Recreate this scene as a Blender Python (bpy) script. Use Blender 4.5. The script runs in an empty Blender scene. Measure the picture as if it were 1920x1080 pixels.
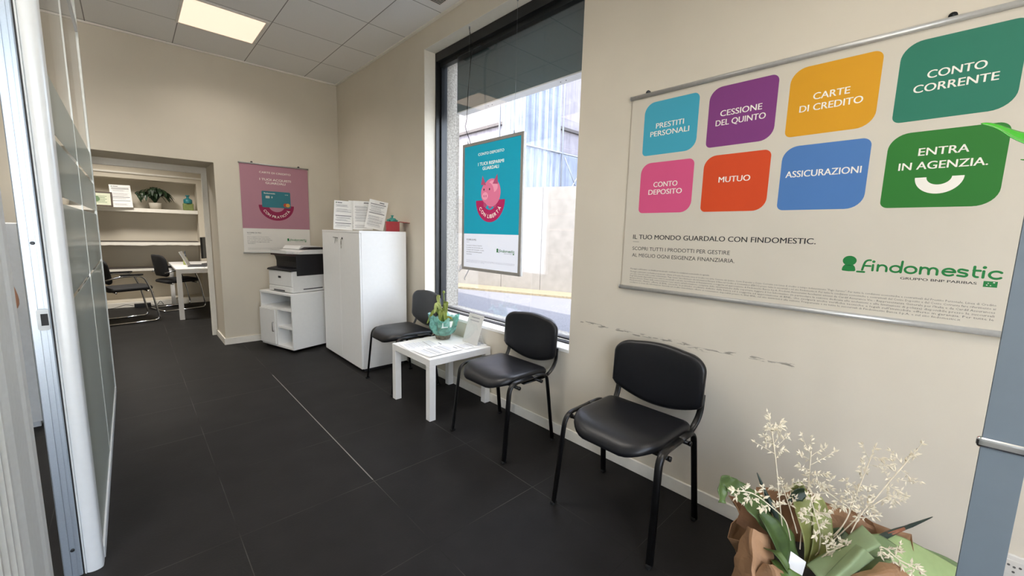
import bpy, bmesh, math, random
from math import sin, cos, pi, radians as RAD
from mathutils import Vector as V3, Matrix, noise
S = bpy.context.scene
COL = S.collection

# ------------------------------------------------------------------ camera
camd = bpy.data.cameras.new('camera'); cam = bpy.data.objects.new('camera', camd); COL.objects.link(cam)
camd.sensor_fit = 'HORIZONTAL'; camd.sensor_width = 36.0; camd.lens = 758.6 / 1920 * 36; camd.clip_start = .02
_yaw, _pit, _rol = .7571, -.1329, .0262
_d = V3((sin(_yaw)*cos(_pit), cos(_yaw)*cos(_pit), sin(_pit))); _r = V3((cos(_yaw), -sin(_yaw), 0)); _u = _r.cross(_d)
_c, _s = cos(_rol), sin(_rol); _r, _u = _r*_c + _u*_s, _u*_c - _r*_s
cam.matrix_world = Matrix(((_r.x, _u.x, -_d.x, -2.0118), (_r.y, _u.y, -_d.y, 0), (_r.z, _u.z, -_d.z, 1.3275), (0, 0, 0, 1)))
S.camera = cam

# ------------------------------------------------------------------ world, sun, exposure
S.view_settings.view_transform = 'Standard'; S.view_settings.look = 'None'
S.view_settings.exposure = 1.12; S.view_settings.gamma = 1.0; S.view_settings.use_curve_mapping = False
w = bpy.data.worlds.new('world'); S.world = w; w.use_nodes = True
nt = w.node_tree; bg = nt.nodes['Background']
sky = nt.nodes.new('ShaderNodeTexSky'); sky.sky_type = 'NISHITA'; sky.sun_disc = False
sky.sun_elevation = RAD(52); sky.sun_rotation = RAD(270); sky.air_density = 1.0; sky.dust_density = 2.5
mixw = nt.nodes.new('ShaderNodeMix'); mixw.data_type = 'RGBA'; mixw.inputs['Factor'].default_value = .45
mixw.inputs['B'].default_value = (5.5, 5.6, 5.9, 1)          # thin bright cloud over the blue
nt.links.new(sky.outputs[0], mixw.inputs['A']); nt.links.new(mixw.outputs['Result'], bg.inputs['Color'])
bg.inputs['Strength'].default_value = 0.80
sund = bpy.data.lights.new('sun', 'SUN'); sund.energy = 5.0; sund.angle = RAD(.6); sund.color = (1, .92, .80)
sun = bpy.data.objects.new('sun', sund); COL.objects.link(sun)
sun.rotation_euler = V3((cos(RAD(52)), .10, -sin(RAD(52)))).to_track_quat('-Z', 'Y').to_euler()
LAMP_E = 0.43; LAMP_W = 6.2      # the ceiling panels: glow of the diffuser, light thrown down

# ------------------------------------------------------------------ helpers
def lin(h):
    h = h.lstrip('#'); o = []
    for i in (0, 2, 4):
        c = int(h[i:i+2], 16) / 255; o.append(c/12.92 if c <= .04045 else ((c+.055)/1.055)**2.4)
    return (*o, 1)
_M = {}
def mat(name, col='808080', rough=.5, metal=0, spec=.5, nz=.04, ns=30, bump=0, bs=60, coat=0, trans=0, sheen=0, sss=0):
    """principled material whose colour is broken up by a fine noise"""
    if name in _M: return _M[name]
    m = bpy.data.materials.new(name); m.use_nodes = True; n = m.node_tree.nodes; l = m.node_tree.links
    b = n['Principled BSDF']; c = lin(col) if isinstance(col, str) else col
    b.inputs['Roughness'].default_value = rough; b.inputs['Metallic'].default_value = metal
    b.inputs['Specular IOR Level'].default_value = spec; b.inputs['Coat Weight'].default_value = coat
    b.inputs['Transmission Weight'].default_value = trans; b.inputs['Sheen Weight'].default_value = sheen
    b.inputs['Base Color'].default_value = c
    tc = n.new('ShaderNodeTexCoord')
    if nz:
        t = n.new('ShaderNodeTexNoise'); t.inputs['Scale'].default_value = ns; t.inputs['Detail'].default_value = 3
        l.new(tc.outputs['Object'], t.inputs['Vector'])
        r = n.new('ShaderNodeValToRGB'); r.color_ramp.elements[0].position = .3; r.color_ramp.elements[1].position = .7
        r.color_ramp.elements[0].color = (*[x*(1-nz) for x in c[:3]], 1); r.color_ramp.elements[1].color = (*[min(1, x*(1+nz)) for x in c[:3]], 1)
        l.new(t.outputs['Fac'], r.inputs['Fac']); l.new(r.outputs['Color'], b.inputs['Base Color'])
    if bump:
        t = n.new('ShaderNodeTexNoise'); t.inputs['Scale'].default_value = bs; t.inputs['Detail'].default_value = 4
        l.new(tc.outputs['Object'], t.inputs['Vector'])
        bp = n.new('ShaderNodeBump'); bp.inputs['Strength'].default_value = bump; bp.inputs['Distance'].default_value = .004
        l.new(t.outputs['Fac'], bp.inputs['Height']); l.new(bp.outputs['Normal'], b.inputs['Normal'])
    _M[name] = m; return m
def emit(name, col, st):
    m = mat(name, col, .4, nz=0); b = m.node_tree.nodes['Principled BSDF']
    b.inputs['Emission Color'].default_value = lin(col) if isinstance(col, str) else col; b.inputs['Emission Strength'].default_value = st
    return m
def thin_glass(name, tint=(.97, .985, .98, 1), gloss=1.0, f0=.04):
    if name in _M: return _M[name]
    m = bpy.data.materials.new(name); m.use_nodes = True; n = m.node_tree.nodes; l = m.node_tree.links; n.clear()
    o = n.new('ShaderNodeOutputMaterial'); mx = n.new('ShaderNodeMixShader'); t = n.new('ShaderNodeBsdfTransparent'); g = n.new('ShaderNodeBsdfGlossy')
    lw = n.new('ShaderNodeLayerWeight'); lw.inputs['Blend'].default_value = .5
    pw = n.new('ShaderNodeMath'); pw.operation = 'POWER'; l.new(lw.outputs['Facing'], pw.inputs[0]); pw.inputs[1].default_value = 5
    f = n.new('ShaderNodeMath'); f.operation = 'MULTIPLY_ADD'; l.new(pw.outputs[0], f.inputs[0]); f.inputs[1].default_value = 1-f0; f.inputs[2].default_value = f0
    nz = n.new('ShaderNodeTexNoise'); nz.inputs['Scale'].default_value = 1.5
    g.inputs['Roughness'].default_value = 0.0; g.inputs['Color'].default_value = (gloss, gloss, gloss, 1)
    l.new(f.outputs[0], mx.inputs[0]); l.new(t.outputs[0], mx.inputs[1]); l.new(g.outputs[0], mx.inputs[2]); l.new(mx.outputs[0], o.inputs[0])
    _M[name] = m; return m

def tagp(o, label=None, cat=None, group=None, kind=None):
    if label: o['label'] = label
    if cat: o['category'] = cat
    if group: o['group'] = group
    if kind: o['kind'] = kind
    return o
def thing(name, label, cat, loc=(0, 0, 0), rz=0, group=None):
    o = bpy.data.objects.new(name, None); COL.objects.link(o); o.location = loc; o.rotation_euler = (0, 0, rz)
    o.empty_display_size = .1
    return tagp(o, label, cat, group)
def obj(name, bm, m, parent=None, smooth=None, label=None):
    me = bpy.data.meshes.new(name); bmesh.ops.recalc_face_normals(bm, faces=bm.faces[:]) if smooth is not False or True else 0
    if smooth:
        for f in bm.faces: f.smooth = True
    bm.to_mesh(me); bm.free()
    for x in (m if isinstance(m, (list, tuple)) else [m]): me.materials.append(x)
    if smooth and smooth is not True:
        try: me.set_sharp_from_angle(angle=RAD(smooth))
        except Exception: pass
    o = bpy.data.objects.new(name, me); COL.objects.link(o)
    if parent: o.parent = parent
    if label: o['label'] = label
    return o
def flat_obj(name, bm, m, parent=None, label=None):
    """lettering and print: keep the winding as built"""
    me = bpy.data.meshes.new(name); bm.to_mesh(me); bm.free()
    for x in (m if isinstance(m, (list, tuple)) else [m]): me.materials.append(x)
    o = bpy.data.objects.new(name, me); COL.objects.link(o)
    if parent: o.parent = parent
    if label: o['label'] = label
    return o
def struct(name, bm, m, parent=None, smooth=None):
    o = obj(name, bm, m, parent, smooth)
    if not parent: o['kind'] = 'structure'
    return o
def copy_tree(o, parent=None):
    c = o.copy(); COL.objects.link(c); c.parent = parent
    for ch in list(o.children): copy_tree(ch, c)
    return c
def BM(): return bmesh.new()
def add(bm, src, mi=0, M=None):
    """append bmesh src to bm"""
    mp = {}
    for v in src.verts: mp[v] = bm.verts.new(M @ v.co if M else v.co)
    for f in src.faces:
        try: nf = bm.faces.new([mp[v] for v in f.verts]); nf.material_index = mi or f.material_index; nf.smooth = f.smooth
        except ValueError: pass
    src.free(); return bm
def box(bm, x0, x1, y0, y1, z0, z1, bev=0, seg=2, mi=0, M=None):
    b = bmesh.new(); bmesh.ops.create_cube(b, size=1)
    for v in b.verts: v.co = V3(((x0+x1)/2 + v.co.x*(x1-x0), (y0+y1)/2 + v.co.y*(y1-y0), (z0+z1)/2 + v.co.z*(z1-z0)))
    if bev: bmesh.ops.bevel(b, geom=b.edges[:], offset=bev, segments=seg, affect='EDGES', profile=.5)
    return add(bm, b, mi, M)
def spline(pts, n=8):
    P = [V3(p) for p in pts]; out = []
    for i in range(len(P)-1):
        p0 = P[max(0, i-1)]; p1 = P[i]; p2 = P[i+1]; p3 = P[min(len(P)-1, i+2)]
        for k in range(n):
            t = k/n
            out.append(.5*((2*p1) + (p2-p0)*t + (2*p0-5*p1+4*p2-p3)*t*t + (3*p1-p0-3*p2+p3)*t**3))
    out.append(P[-1]); return out
def fillet(pts, r, n=6):
    P = [V3(p) for p in pts]; out = [P[0]]
    for i in range(1, len(P)-1):
        a, b, c = P[i-1], P[i], P[i+1]; rr = min(r, (a-b).length*.49, (c-b).length*.49)
        p = b + (a-b).normalized()*rr; q = b + (c-b).normalized()*rr
        for k in range(n+1):
            t = k/n; out.append(p*(1-t)**2 + b*2*t*(1-t) + q*t*t)
    out.append(P[-1]); return out
def tube(bm, pts, r, seg=10, ry=None, up=(0, 0, 1), cap=True, mi=0, flat=None):
    """tube along points; r number or list; ry = second radius for an oval section"""
    P = [V3(p) for p in pts]; n = len(P); rings = []
    up = V3(up); prevx = None
    for i, p in enumerate(P):
        t = (P[min(n-1, i+1)] - P[max(0, i-1)]).normalized()
        if prevx is None:
            x = up.cross(t)
            if x.length < 1e-3: x = V3((1, 0, 0)).cross(t)
            x.normalize()
        else:
            x = (prevx - t*prevx.dot(t)).normalized()
        prevx = x; y = t.cross(x)
        rr = r[i] if isinstance(r, (list, tuple)) else r; r2 = (ry if ry else rr)
        if ry and isinstance(r, (list, tuple)): r2 = ry*rr/max(r)
        rings.append([bm.verts.new(p + x*cos(2*pi*k/seg)*rr + y*sin(2*pi*k/seg)*r2) for k in range(seg)])
    for a, b in zip(rings, rings[1:]):
        for k in range(seg):
            f = bm.faces.new((a[k], a[(k+1) % seg], b[(k+1) % seg], b[k])); f.material_index = mi; f.smooth = True
    if cap:
        for rg in (rings[0][::-1], rings[-1]):
            f = bm.faces.new(rg); f.material_index = mi
    return bm
def lathe(bm, prof, seg=24, c=(0, 0, 0), mi=0, M=None, capb=True, capt=True):
    c = V3(c); rings = []
    for r, z in prof:
        rings.append([bm.verts.new((M @ V3((r*cos(2*pi*k/seg), r*sin(2*pi*k/seg), z)) if M else V3((r*cos(2*pi*k/seg), r*sin(2*pi*k/seg), z))) + c) for k in range(seg)])
    for a, b in zip(rings, rings[1:]):
        for k in range(seg):
            f = bm.faces.new((a[k], a[(k+1) % seg], b[(k+1) % seg], b[k])); f.material_index = mi; f.smooth = True
    if capb and prof[0][0] > 1e-5: bm.faces.new(rings[0][::-1]).material_index = mi
    if capt and prof[-1][0] > 1e-5: bm.faces.new(rings[-1]).material_index = mi
    return bm
def prism(bm, poly, fn, d, mi=0):
    """extrude 2-d polygon: fn(u,v,w) -> point, w from 0 to d"""
    a = [bm.verts.new(fn(u, v, 0)) for u, v in poly]; b = [bm.verts.new(fn(u, v, d)) for u, v in poly]
    n = len(poly)
    for i in range(n): bm.faces.new((a[i], a[(i+1) % n], b[(i+1) % n], b[i])).material_index = mi
    bm.faces.new(a[::-1]).material_index = mi; bm.faces.new(b).material_index = mi
    return bm
def ring_pad(bm, outline, prof, fn, mi=0):
    """cushion: outline scaled by (s, w) rings from the middle of one face round to the other"""
    cx = sum(p[0] for p in outline)/len(outline); cy = sum(p[1] for p in outline)/len(outline); n = len(outline)
    first = bm.verts.new(fn(cx, cy, prof[0][1])); rings = []
    for s, w_ in prof[1:-1]: rings.append([bm.verts.new(fn(cx+(u-cx)*s, cy+(v-cy)*s, w_)) for u, v in outline])
    last = bm.verts.new(fn(cx, cy, prof[-1][1]))
    def q(*vs):
        f = bm.faces.new(vs); f.material_index = mi; f.smooth = True
    for k in range(n): q(first, rings[0][(k+1) % n], rings[0][k]); q(last, rings[-1][k], rings[-1][(k+1) % n])
    for a, b in zip(rings, rings[1:]):
        for k in range(n): q(a[k], a[(k+1) % n], b[(k+1) % n], b[k])
    return bm
def rrect(x0, x1, y0, y1, r, n=6):
    """rounded rectangle; r number or (bl, br, tr, tl)"""
    R = (r,)*4 if not isinstance(r, (tuple, list)) else r; out = []
    for (cx, cy, a0, rr) in ((x0+R[0], y0+R[0], pi, R[0]), (x1-R[1], y0+R[1], 1.5*pi, R[1]), (x1-R[2], y1-R[2], 0, R[2]), (x0+R[3], y1-R[3], .5*pi, R[3])):
        for k in range(n+1):
            a = a0 + pi/2*k/n; out.append((cx+rr*cos(a), cy+rr*sin(a)))
    return out
# ---- flat print: everything in poster coordinates (u right, v up), w = distance in front of the sheet
def face(bm, poly, w_=0, mi=0):
    f = bm.faces.new([bm.verts.new((u, -w_, v)) for u, v in poly]); f.material_index = mi; return f
def qd(bm, u0, u1, v0, v1, w_=0, mi=0): return face(bm, [(u0, v0), (u1, v0), (u1, v1), (u0, v1)], w_, mi)
def ell(cx, cy, rx, ry, n=24, a0=0, a1=2*pi): return [(cx+rx*cos(a0+(a1-a0)*k/n), cy+ry*sin(a0+(a1-a0)*k/n)) for k in range(n + (0 if abs(a1-a0) > 6.28 else 1))]
def glyphs(s, bold=0.0, res=4):
    cu = bpy.data.curves.new('t', 'FONT'); cu.body = s; cu.size = 1; cu.resolution_u = res; cu.offset = bold; cu.fill_mode = 'FRONT'
    o = bpy.data.objects.new('t', cu); COL.objects.link(o)
    me = bpy.data.meshes.new_from_object(o.evaluated_get(bpy.context.evaluated_depsgraph_get()))
    b = bmesh.new(); b.from_mesh(me)
    bpy.data.objects.remove(o); bpy.data.curves.remove(cu); bpy.data.meshes.remove(me)
    return b
def text(bm, s, u, v, width=None, cap=.03, w_=.0006, mi=0, bold=.012, align='C'):
    """text with cap height cap, fitted to width, baseline at v"""
    b = glyphs(s, 0, 4 if cap > .012 else 3 if cap > .0076 else 1)
    if not b.verts: b.free(); return
    x0 = min(p.co.x for p in b.verts); x1 = max(p.co.x for p in b.verts)
    sy = cap/.73; sx = width/(x1-x0) if width else sy
    off = {'L': 0, 'C': -(x1-x0)*sx/2, 'R': -(x1-x0)*sx}[align]
    # heavier weights are the same letters set again a hair to either side
    for i, du in enumerate((0, -bold*sy, bold*sy) if bold > .004 else (0,)):
        mp = {}
        for p in b.verts:
            uu = u + off + du + (p.co.x-x0)*sx; vv = v + p.co.y*sy
            mp[p] = bm.verts.new((uu, -w_-i*.00004, vv))
        for f in b.faces:
            try: bm.faces.new([mp[p] for p in f.verts]).material_index = mi
            except ValueError: pass
    b.free()
def arc_text(bm, s, cu, cv, r, a0, a1, cap, w_=.0008, mi=0, bold=.02):
    """letters spread along an arc under the centre, from angle a0 to a1 (measured from straight down)"""
    def gw(ch):
        if ch == ' ': return .34
        b = glyphs(ch, 0); v = [p.co.x for p in b.verts]; b.free(); return max(v)-min(v)+.13
    wd = [gw(ch) for ch in s]
    tot = sum(wd); acc = 0; sy = cap/.73
    for ch, wdt in zip(s, wd):
        a = a0 + (a1-a0)*(acc+wdt/2)/tot; acc += wdt
        if ch == ' ': continue
        b = glyphs(ch, min(bold, .008)); x0 = min(p.co.x for p in b.verts); x1 = max(p.co.x for p in b.verts); mp = {}
        for p in b.verts:
            x = (p.co.x-(x0+x1)/2)*sy; y = p.co.y*sy
            # letter upright at the bottom of the arc, tops towards the centre
            px = sin(a)*(r-y) + cos(a)*x; py = -cos(a)*(r-y) + sin(a)*x
            mp[p] = bm.verts.new((cu+px, -w_, cv+py))
        for f in b.faces:
            try: bm.faces.new([mp[p] for p in f.verts]).material_index = mi
            except ValueError: pass
        b.free()
_K = [0]
def stroke(bm, pts, wd, w_=.0006, mi=0, n=8):
    """flat ribbon with round ends, each piece a hair further out so they never coincide"""
    _K[0] += 1; w_ = w_ + (_K[0] % 16)*.00003
    P = [V3((p[0], p[1], 0)) for p in pts]; h = wd/2
    L, R = [], []
    for i, p in enumerate(P):
        t = (P[min(len(P)-1, i+1)] - P[max(0, i-1)]).normalized(); nn = V3((-t.y, t.x, 0)); L.append(p+nn*h); R.append(p-nn*h)
    for i in range(len(P)-1): face(bm, [tuple(q)[:2] for q in (R[i], R[i+1], L[i+1], L[i])], w_, mi)
    for c in ((P[0], P[-1]) if (P[0]-P[-1]).length > wd*.3 else ()): face(bm, ell(c.x, c.y, h, h, 14), w_+.000012, mi)
def arcp(cx, cy, r, a0, a1, n=12, ry=None): return [(cx+r*cos(RAD(a0+(a1-a0)*k/n)), cy+(ry or r)*sin(RAD(a0+(a1-a0)*k/n))) for k in range(n+1)]
def logo(bm, u0, v0, width, green, dark, white, w_=.0006):
    """round figure, the name in rounded strokes, the group line and the little square of stars"""
    k = width/10.0
    def T(p): return [(u0+a*k, v0+b*k) for a, b in p]
    g = green
    face(bm, T(ell(.52, 1.42, .52, .47, 28)), w_, g)                                  # ball
    body = [(0, .55)] + [(.52+.50*cos(pi-pi*i/14), .62+.52*sin(pi*i/14)) for i in range(15)] + [(1.04, .55), (.98, .44), (.52, .40), (.06, .44)]
    face(bm, T(body), w_+.0002, g)
    face(bm, T([(.22, .98), (.52, 1.02), (.82, .98), (.52, .94)]), w_+.0004, white + 1)
    t = .17
    def st(p): stroke(bm, T(p), t*k, w_, g)
    st([(1.18, .43), (1.68, .43)])
    x = 1.62; st([(x-.1, .62), (x, 1.22)] + arcp(x+.36, 1.22, .34, 180, 80, 8)); st([(x, 1.02), (x+.45, 1.02)])          # f
    x = 2.25; st([(x, .62), (x, 1.14)]); face(bm, T(ell(x+.02, 1.44, .12, .12, 14)), w_, g)
    x = 2.6; st([(x, .62), (x, 1.16)]); st([(x, .85)] + arcp(x+.3, .86, .3, 180, 0, 10) + [(x+.6, .62)])                 # n
    x = 3.8; st(arcp(x, .88, .34, 0, 360, 20, .28)); st([(x+.36, .60), (x+.4, 1.58)])                                   # d
    x = 4.78; st(arcp(x, .88, .36, 0, 360, 20, .29))                                                                   # o
    x = 5.4; st([(x, .60), (x, 1.16)]); st([(x, .88)] + arcp(x+.26, .90, .25, 180, 0, 8) + [(x+.52, .60)]); st([(x+.52, .9)] + arcp(x+.77, .90, .25, 180, 0, 8) + [(x+1.02, .60)])
    x = 7.1; st([(x-.30, .9), (x+.30, .9)]); st(arcp(x, .88, .35, 4, 315, 18, .29))                                       # e
    x = 7.88; st([(x+.25, 1.1), (x-.05, 1.17)] + arcp(x-.08, 1.04, .16, 110, 250, 6, .13) + [(x+.12, .86)] + arcp(x+.1, .73, .16, 60, -100, 6, .13) + [(x-.25, .64)])
    x = 8.5; st([(x, 1.45), (x, .82)] + arcp(x+.2, .80, .2, 180, 280, 6, .19)); st([(x-.02, 1.14), (x+.33, 1.14)])     # t
    x = 9.02; st([(x, .60), (x, 1.12)]); face(bm, T(ell(x+.02, 1.42, .12, .12, 14)), w_, g)
    x = 9.7; st(arcp(x, .86, .36, 45, 315, 16, .29))                                                                   # c
    text(bm, 'GRUPPO BNP PARIBAS', u0+8.75*k, v0+.0*k, 4.55*k, .22*k, w_, dark, .02, 'R')
    face(bm, T([(9.1, -.14), (9.85, -.14), (9.85, .34), (9.1, .34)]), w_, g)
    for (a, b, r) in ((9.3, .02, .07), (9.5, .0, .06), (9.36, .17, .06), (9.66, .25, .09)):
        star = []
        for i in range(8):
            rr = r if i % 2 == 0 else r*.4; star.append((a+rr*cos(i*pi/4+.3), b+rr*.8*sin(i*pi/4+.3)))
        face(bm, T(star), w_+.0002, white)
# ================================================================== the setting
H = 3.10; FA = -.0319; FY = 5.4038
def fy(x): return FY + FA*x
# ---- wall paint, with the scuffs the chair backs have rubbed into it
def paint(name, col, scuff=False):
    m = mat(name, col, .85, spec=.25, nz=.025, ns=2.5, bump=.05, bs=220)
    if scuff:
        n = m.node_tree.nodes; l = m.node_tree.links; b = n['Principled BSDF']; src = b.inputs['Base Color'].links[0].from_socket
        g = n.new('ShaderNodeNewGeometry'); sp = n.new('ShaderNodeSeparateXYZ'); l.new(g.outputs['Position'], sp.inputs[0])
        def mth(op, a, c=None, c2=None):
            k = n.new('ShaderNodeMath'); k.operation = op
            for i, vv in enumerate((a, c, c2)):
                if vv is None: continue
                if isinstance(vv, (int, float)): k.inputs[i].default_value = vv
                else: l.new(vv, k.inputs[i])
            return k.outputs[0]
        wob = n.new('ShaderNodeTexNoise'); wob.inputs['Scale'].default_value = 6; l.new(g.outputs['Position'], wob.inputs['Vector'])
        zc = mth('ADD', sp.outputs['Z'], mth('MULTIPLY', mth('SUBTRACT', wob.outputs['Fac'], .5), .05))
        band = mth('MAXIMUM', mth('SUBTRACT', 1.0, mth('DIVIDE', mth('ABSOLUTE', mth('SUBTRACT', zc, .797)), .011)), 0)
        mp = n.new('ShaderNodeMapping'); mp.inputs['Scale'].default_value = (1, 16, 120); l.new(g.outputs['Position'], mp.inputs['Vector'])
        st = n.new('ShaderNodeTexNoise'); st.inputs['Scale'].default_value = 1; st.inputs['Detail'].default_value = 5; l.new(mp.outputs[0], st.inputs['Vector'])
        k1 = mth('MULTIPLY', mth('GREATER_THAN', sp.outputs['Y'], .36), mth('LESS_THAN', sp.outputs['Y'], 1.5))
        msk = mth('MULTIPLY', mth('MULTIPLY', mth('GREATER_THAN', st.outputs['Fac'], .54), band), k1)
        mx = n.new('ShaderNodeMix'); mx.data_type = 'RGBA'; l.new(mth('MINIMUM', mth('MULTIPLY', msk, .75), .6), mx.inputs['Factor'])
        l.new(src, mx.inputs['A']); mx.inputs['B'].default_value = lin('3A352F'); l.new(mx.outputs['Result'], b.inputs['Base Color'])
    return m
M_WALL = paint('cream_paint', 'D6CEBE'); M_WALLS = paint('cream_paint_scuffed', 'D6CEBE', True)
M_TRIM = mat('trim_white', 'EDE9DF', .55, nz=.02)
M_REVEAL = mat('reveal_paint', 'E9E4D6', .7, nz=.02)
# ---- floor: 60 cm dark stoneware, thin pale joints
def floor_mat():
    m = mat('dark_stoneware', '222121', .55, spec=.16, nz=.16, ns=5, bump=.12, bs=90); n = m.node_tree.nodes; l = m.node_tree.links; b = n['Principled BSDF']
    src = b.inputs['Base Color'].links[0].from_socket
    g = n.new('ShaderNodeNewGeometry'); sp = n.new('ShaderNodeSeparateXYZ'); l.new(g.outputs['Position'], sp.inputs[0])
    def mth(op, a, c):
        k = n.new('ShaderNodeMath'); k.operation = op
        for i, vv in enumerate((a, c)):
            if isinstance(vv, (int, float)): k.inputs[i].default_value = vv
            else: l.new(vv, k.inputs[i])
        return k.outputs[0]
    def joint(s, off, pitch, half):
        k = mth('SUBTRACT', mth('FRACT', mth('ADD', mth('DIVIDE', mth('SUBTRACT', s, off), pitch), 100.5), 0), .5)
        return mth('LESS_THAN', mth('ABSOLUTE', k, 0), half/pitch)
    jx = joint(sp.outputs['X'], -1.151, .6031, .0016); jy = joint(sp.outputs['Y'], 3.1248, .5914, .0014)
    nz = n.new('ShaderNodeTexNoise'); nz.inputs['Scale'].default_value = 1.7; nz.inputs['Detail'].default_value = 2; l.new(g.outputs['Position'], nz.inputs['Vector'])
    rp = n.new('ShaderNodeValToRGB'); rp.color_ramp.elements[0].position = .40; rp.color_ramp.elements[1].position = .62
    rp.color_ramp.elements[0].color = lin('1C1B1B'); rp.color_ramp.elements[1].color = lin('565351'); l.new(nz.outputs['Fac'], rp.inputs['Fac'])
    mx = n.new('ShaderNodeMix'); mx.data_type = 'RGBA'; l.new(mth('MAXIMUM', jx, jy), mx.inputs['Factor']); l.new(src, mx.inputs['A']); l.new(rp.outputs['Color'], mx.inputs['B'])
    # one worn joint shows pale along most of its length
    near = mth('LESS_THAN', mth('ABSOLUTE', mth('SUBTRACT', sp.outputs['X'], -1.151), 0), .0027)
    ylim = mth('MULTIPLY', mth('GREATER_THAN', sp.outputs['Y'], 1.96), mth('LESS_THAN', sp.outputs['Y'], 4.05))
    mx2 = n.new('ShaderNodeMix'); mx2.data_type = 'RGBA'; l.new(mth('MULTIPLY', near, ylim), mx2.inputs['Factor']); l.new(mx.outputs['Result'], mx2.inputs['A']); mx2.inputs['B'].default_value = lin('807C79')
    l.new(mx2.outputs['Result'], b.inputs['Base Color']); return m
bm = BM(); box(bm, -5.2, 0, -1.65, 9.4, -.12, 0); struct('floor', bm, floor_mat())
# ---- ceilings
def ceil_mat():
    m = mat('mineral_tile', 'EBEAE7', .9, spec=.2, nz=.03, ns=180, bump=.15, bs=300); n = m.node_tree.nodes; l = m.node_tree.links; b = n['Principled BSDF']
    src = b.inputs['Base Color'].links[0].from_socket
    g = n.new('ShaderNodeNewGeometry'); sp = n.new('ShaderNodeSeparateXYZ'); l.new(g.outputs['Position'], sp.inputs[0])
    def mth(op, a, c):
        k = n.new('ShaderNodeMath'); k.operation = op
        for i, vv in enumerate((a, c)):
            if isinstance(vv, (int, float)): k.inputs[i].default_value = vv
            else: l.new(vv, k.inputs[i])
        return k.outputs[0]
    def joint(s, off, half, sh=0):
        k = mth('SUBTRACT', mth('FRACT', mth('ADD', mth('DIVIDE', mth('SUBTRACT', s, off+sh), .597), 100.5), 0), .5)
        return mth('LESS_THAN', mth('ABSOLUTE', k, 0), half/.597)
    bar = mth('MAXIMUM', joint(sp.outputs['X'], -.385, .012), joint(sp.outputs['Y'], 4.24, .012))
    edge = mth('MAXIMUM', joint(sp.outputs['X'], -.385, .0035, .0135), joint(sp.outputs['Y'], 4.24, .0035, -.0135))  # shadow gap drawn as a dark line beside each bar
    m1 = n.new('ShaderNodeMix'); m1.data_type = 'RGBA'; l.new(bar, m1.inputs['Factor']); l.new(src, m1.inputs['A']); m1.inputs['B'].default_value = lin('ECEBE8')
    m2 = n.new('ShaderNodeMix'); m2.data_type = 'RGBA'; l.new(mth('MULTIPLY', edge, .8), m2.inputs['Factor']); l.new(m1.outputs['Result'], m2.inputs['A']); m2.inputs['B'].default_value = lin('6A6762')
    l.new(m2.outputs['Result'], b.inputs['Base Color']); return m
bm = BM(); box(bm, -5.2, 0, -1.65, fy(0)+.2, H, H+.1); struct('ceiling', bm, ceil_mat())
bm = BM()
box(bm, -.025, 0, -1.2, FY, H-.012, H); 
prism(bm, [(-5.2, fy(-5.2)-.025), (0, FY-.025), (0, FY), (-5.2, fy(-5.2))], lambda u, v, w_: (u, v, H-.012+w_), .012)
struct('trim_1', bm, M_TRIM)
# ---- window wall (x = 0): reveal 0 .. 0.24, rough stone cladding outside
WY0, WY1, WZ0, WZ1 = 1.5796, 3.3336, .594, 2.9157
def holed(bm, x0, x1, y0, y1, z0, z1, mi=0):
    box(bm, x0, x1, y0, WY0, z0, z1, mi=mi); box(bm, x0, x1, WY1, y1, z0, z1, mi=mi)
    box(bm, x0, x1, WY0, WY1, z0, WZ0, mi=mi); box(bm, x0, x1, WY0, WY1, WZ1, z1, mi=mi)
bm = BM(); holed(bm, 0, .235, -1.65, 9.6, -.1, 3.6); struct('wall_right', bm, M_WALLS)
M_STONE = mat('rough_stone', '8C877D', .9, nz=.5, ns=60, bump=1.0, bs=80)
bm = BM(); holed(bm, .236, .385, -1.65, 9.6, -.1, 3.6); struct('wall_outer', bm, M_STONE)
# ---- far wall (slightly out of square), with the opening to the office
DX0, DX1, DZ = -2.30, -1.2986, 1.9997
def fbox(bm, x0, x1, z0, z1, d0=0, d1=.59, mi=0):
    prism(bm, [(x0, fy(x0)+d0), (x1, fy(x1)+d0), (x1, fy(x1)+d1), (x0, fy(x0)+d1)], lambda u, v, w_: (u, v, z0+w_), z1-z0, mi)
bm = BM(); fbox(bm, -5.2, DX0, 0, H); fbox(bm, DX1, 0, 0, H); fbox(bm, DX0, DX1, DZ, H); struct('wall_far', bm, M_WALL)
# casing on the office side of the opening
bm = BM(); fbox(bm, DX1-.05, DX1+.012, 0, 1.93, .575, .62); fbox(bm, DX0-.012, DX0+.05, 0, 1.93, .575, .62); fbox(bm, DX0-.012, DX1+.012, 1.93, 2.02, .575, .62)
struct('door_1', bm, M_TRIM)
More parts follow.
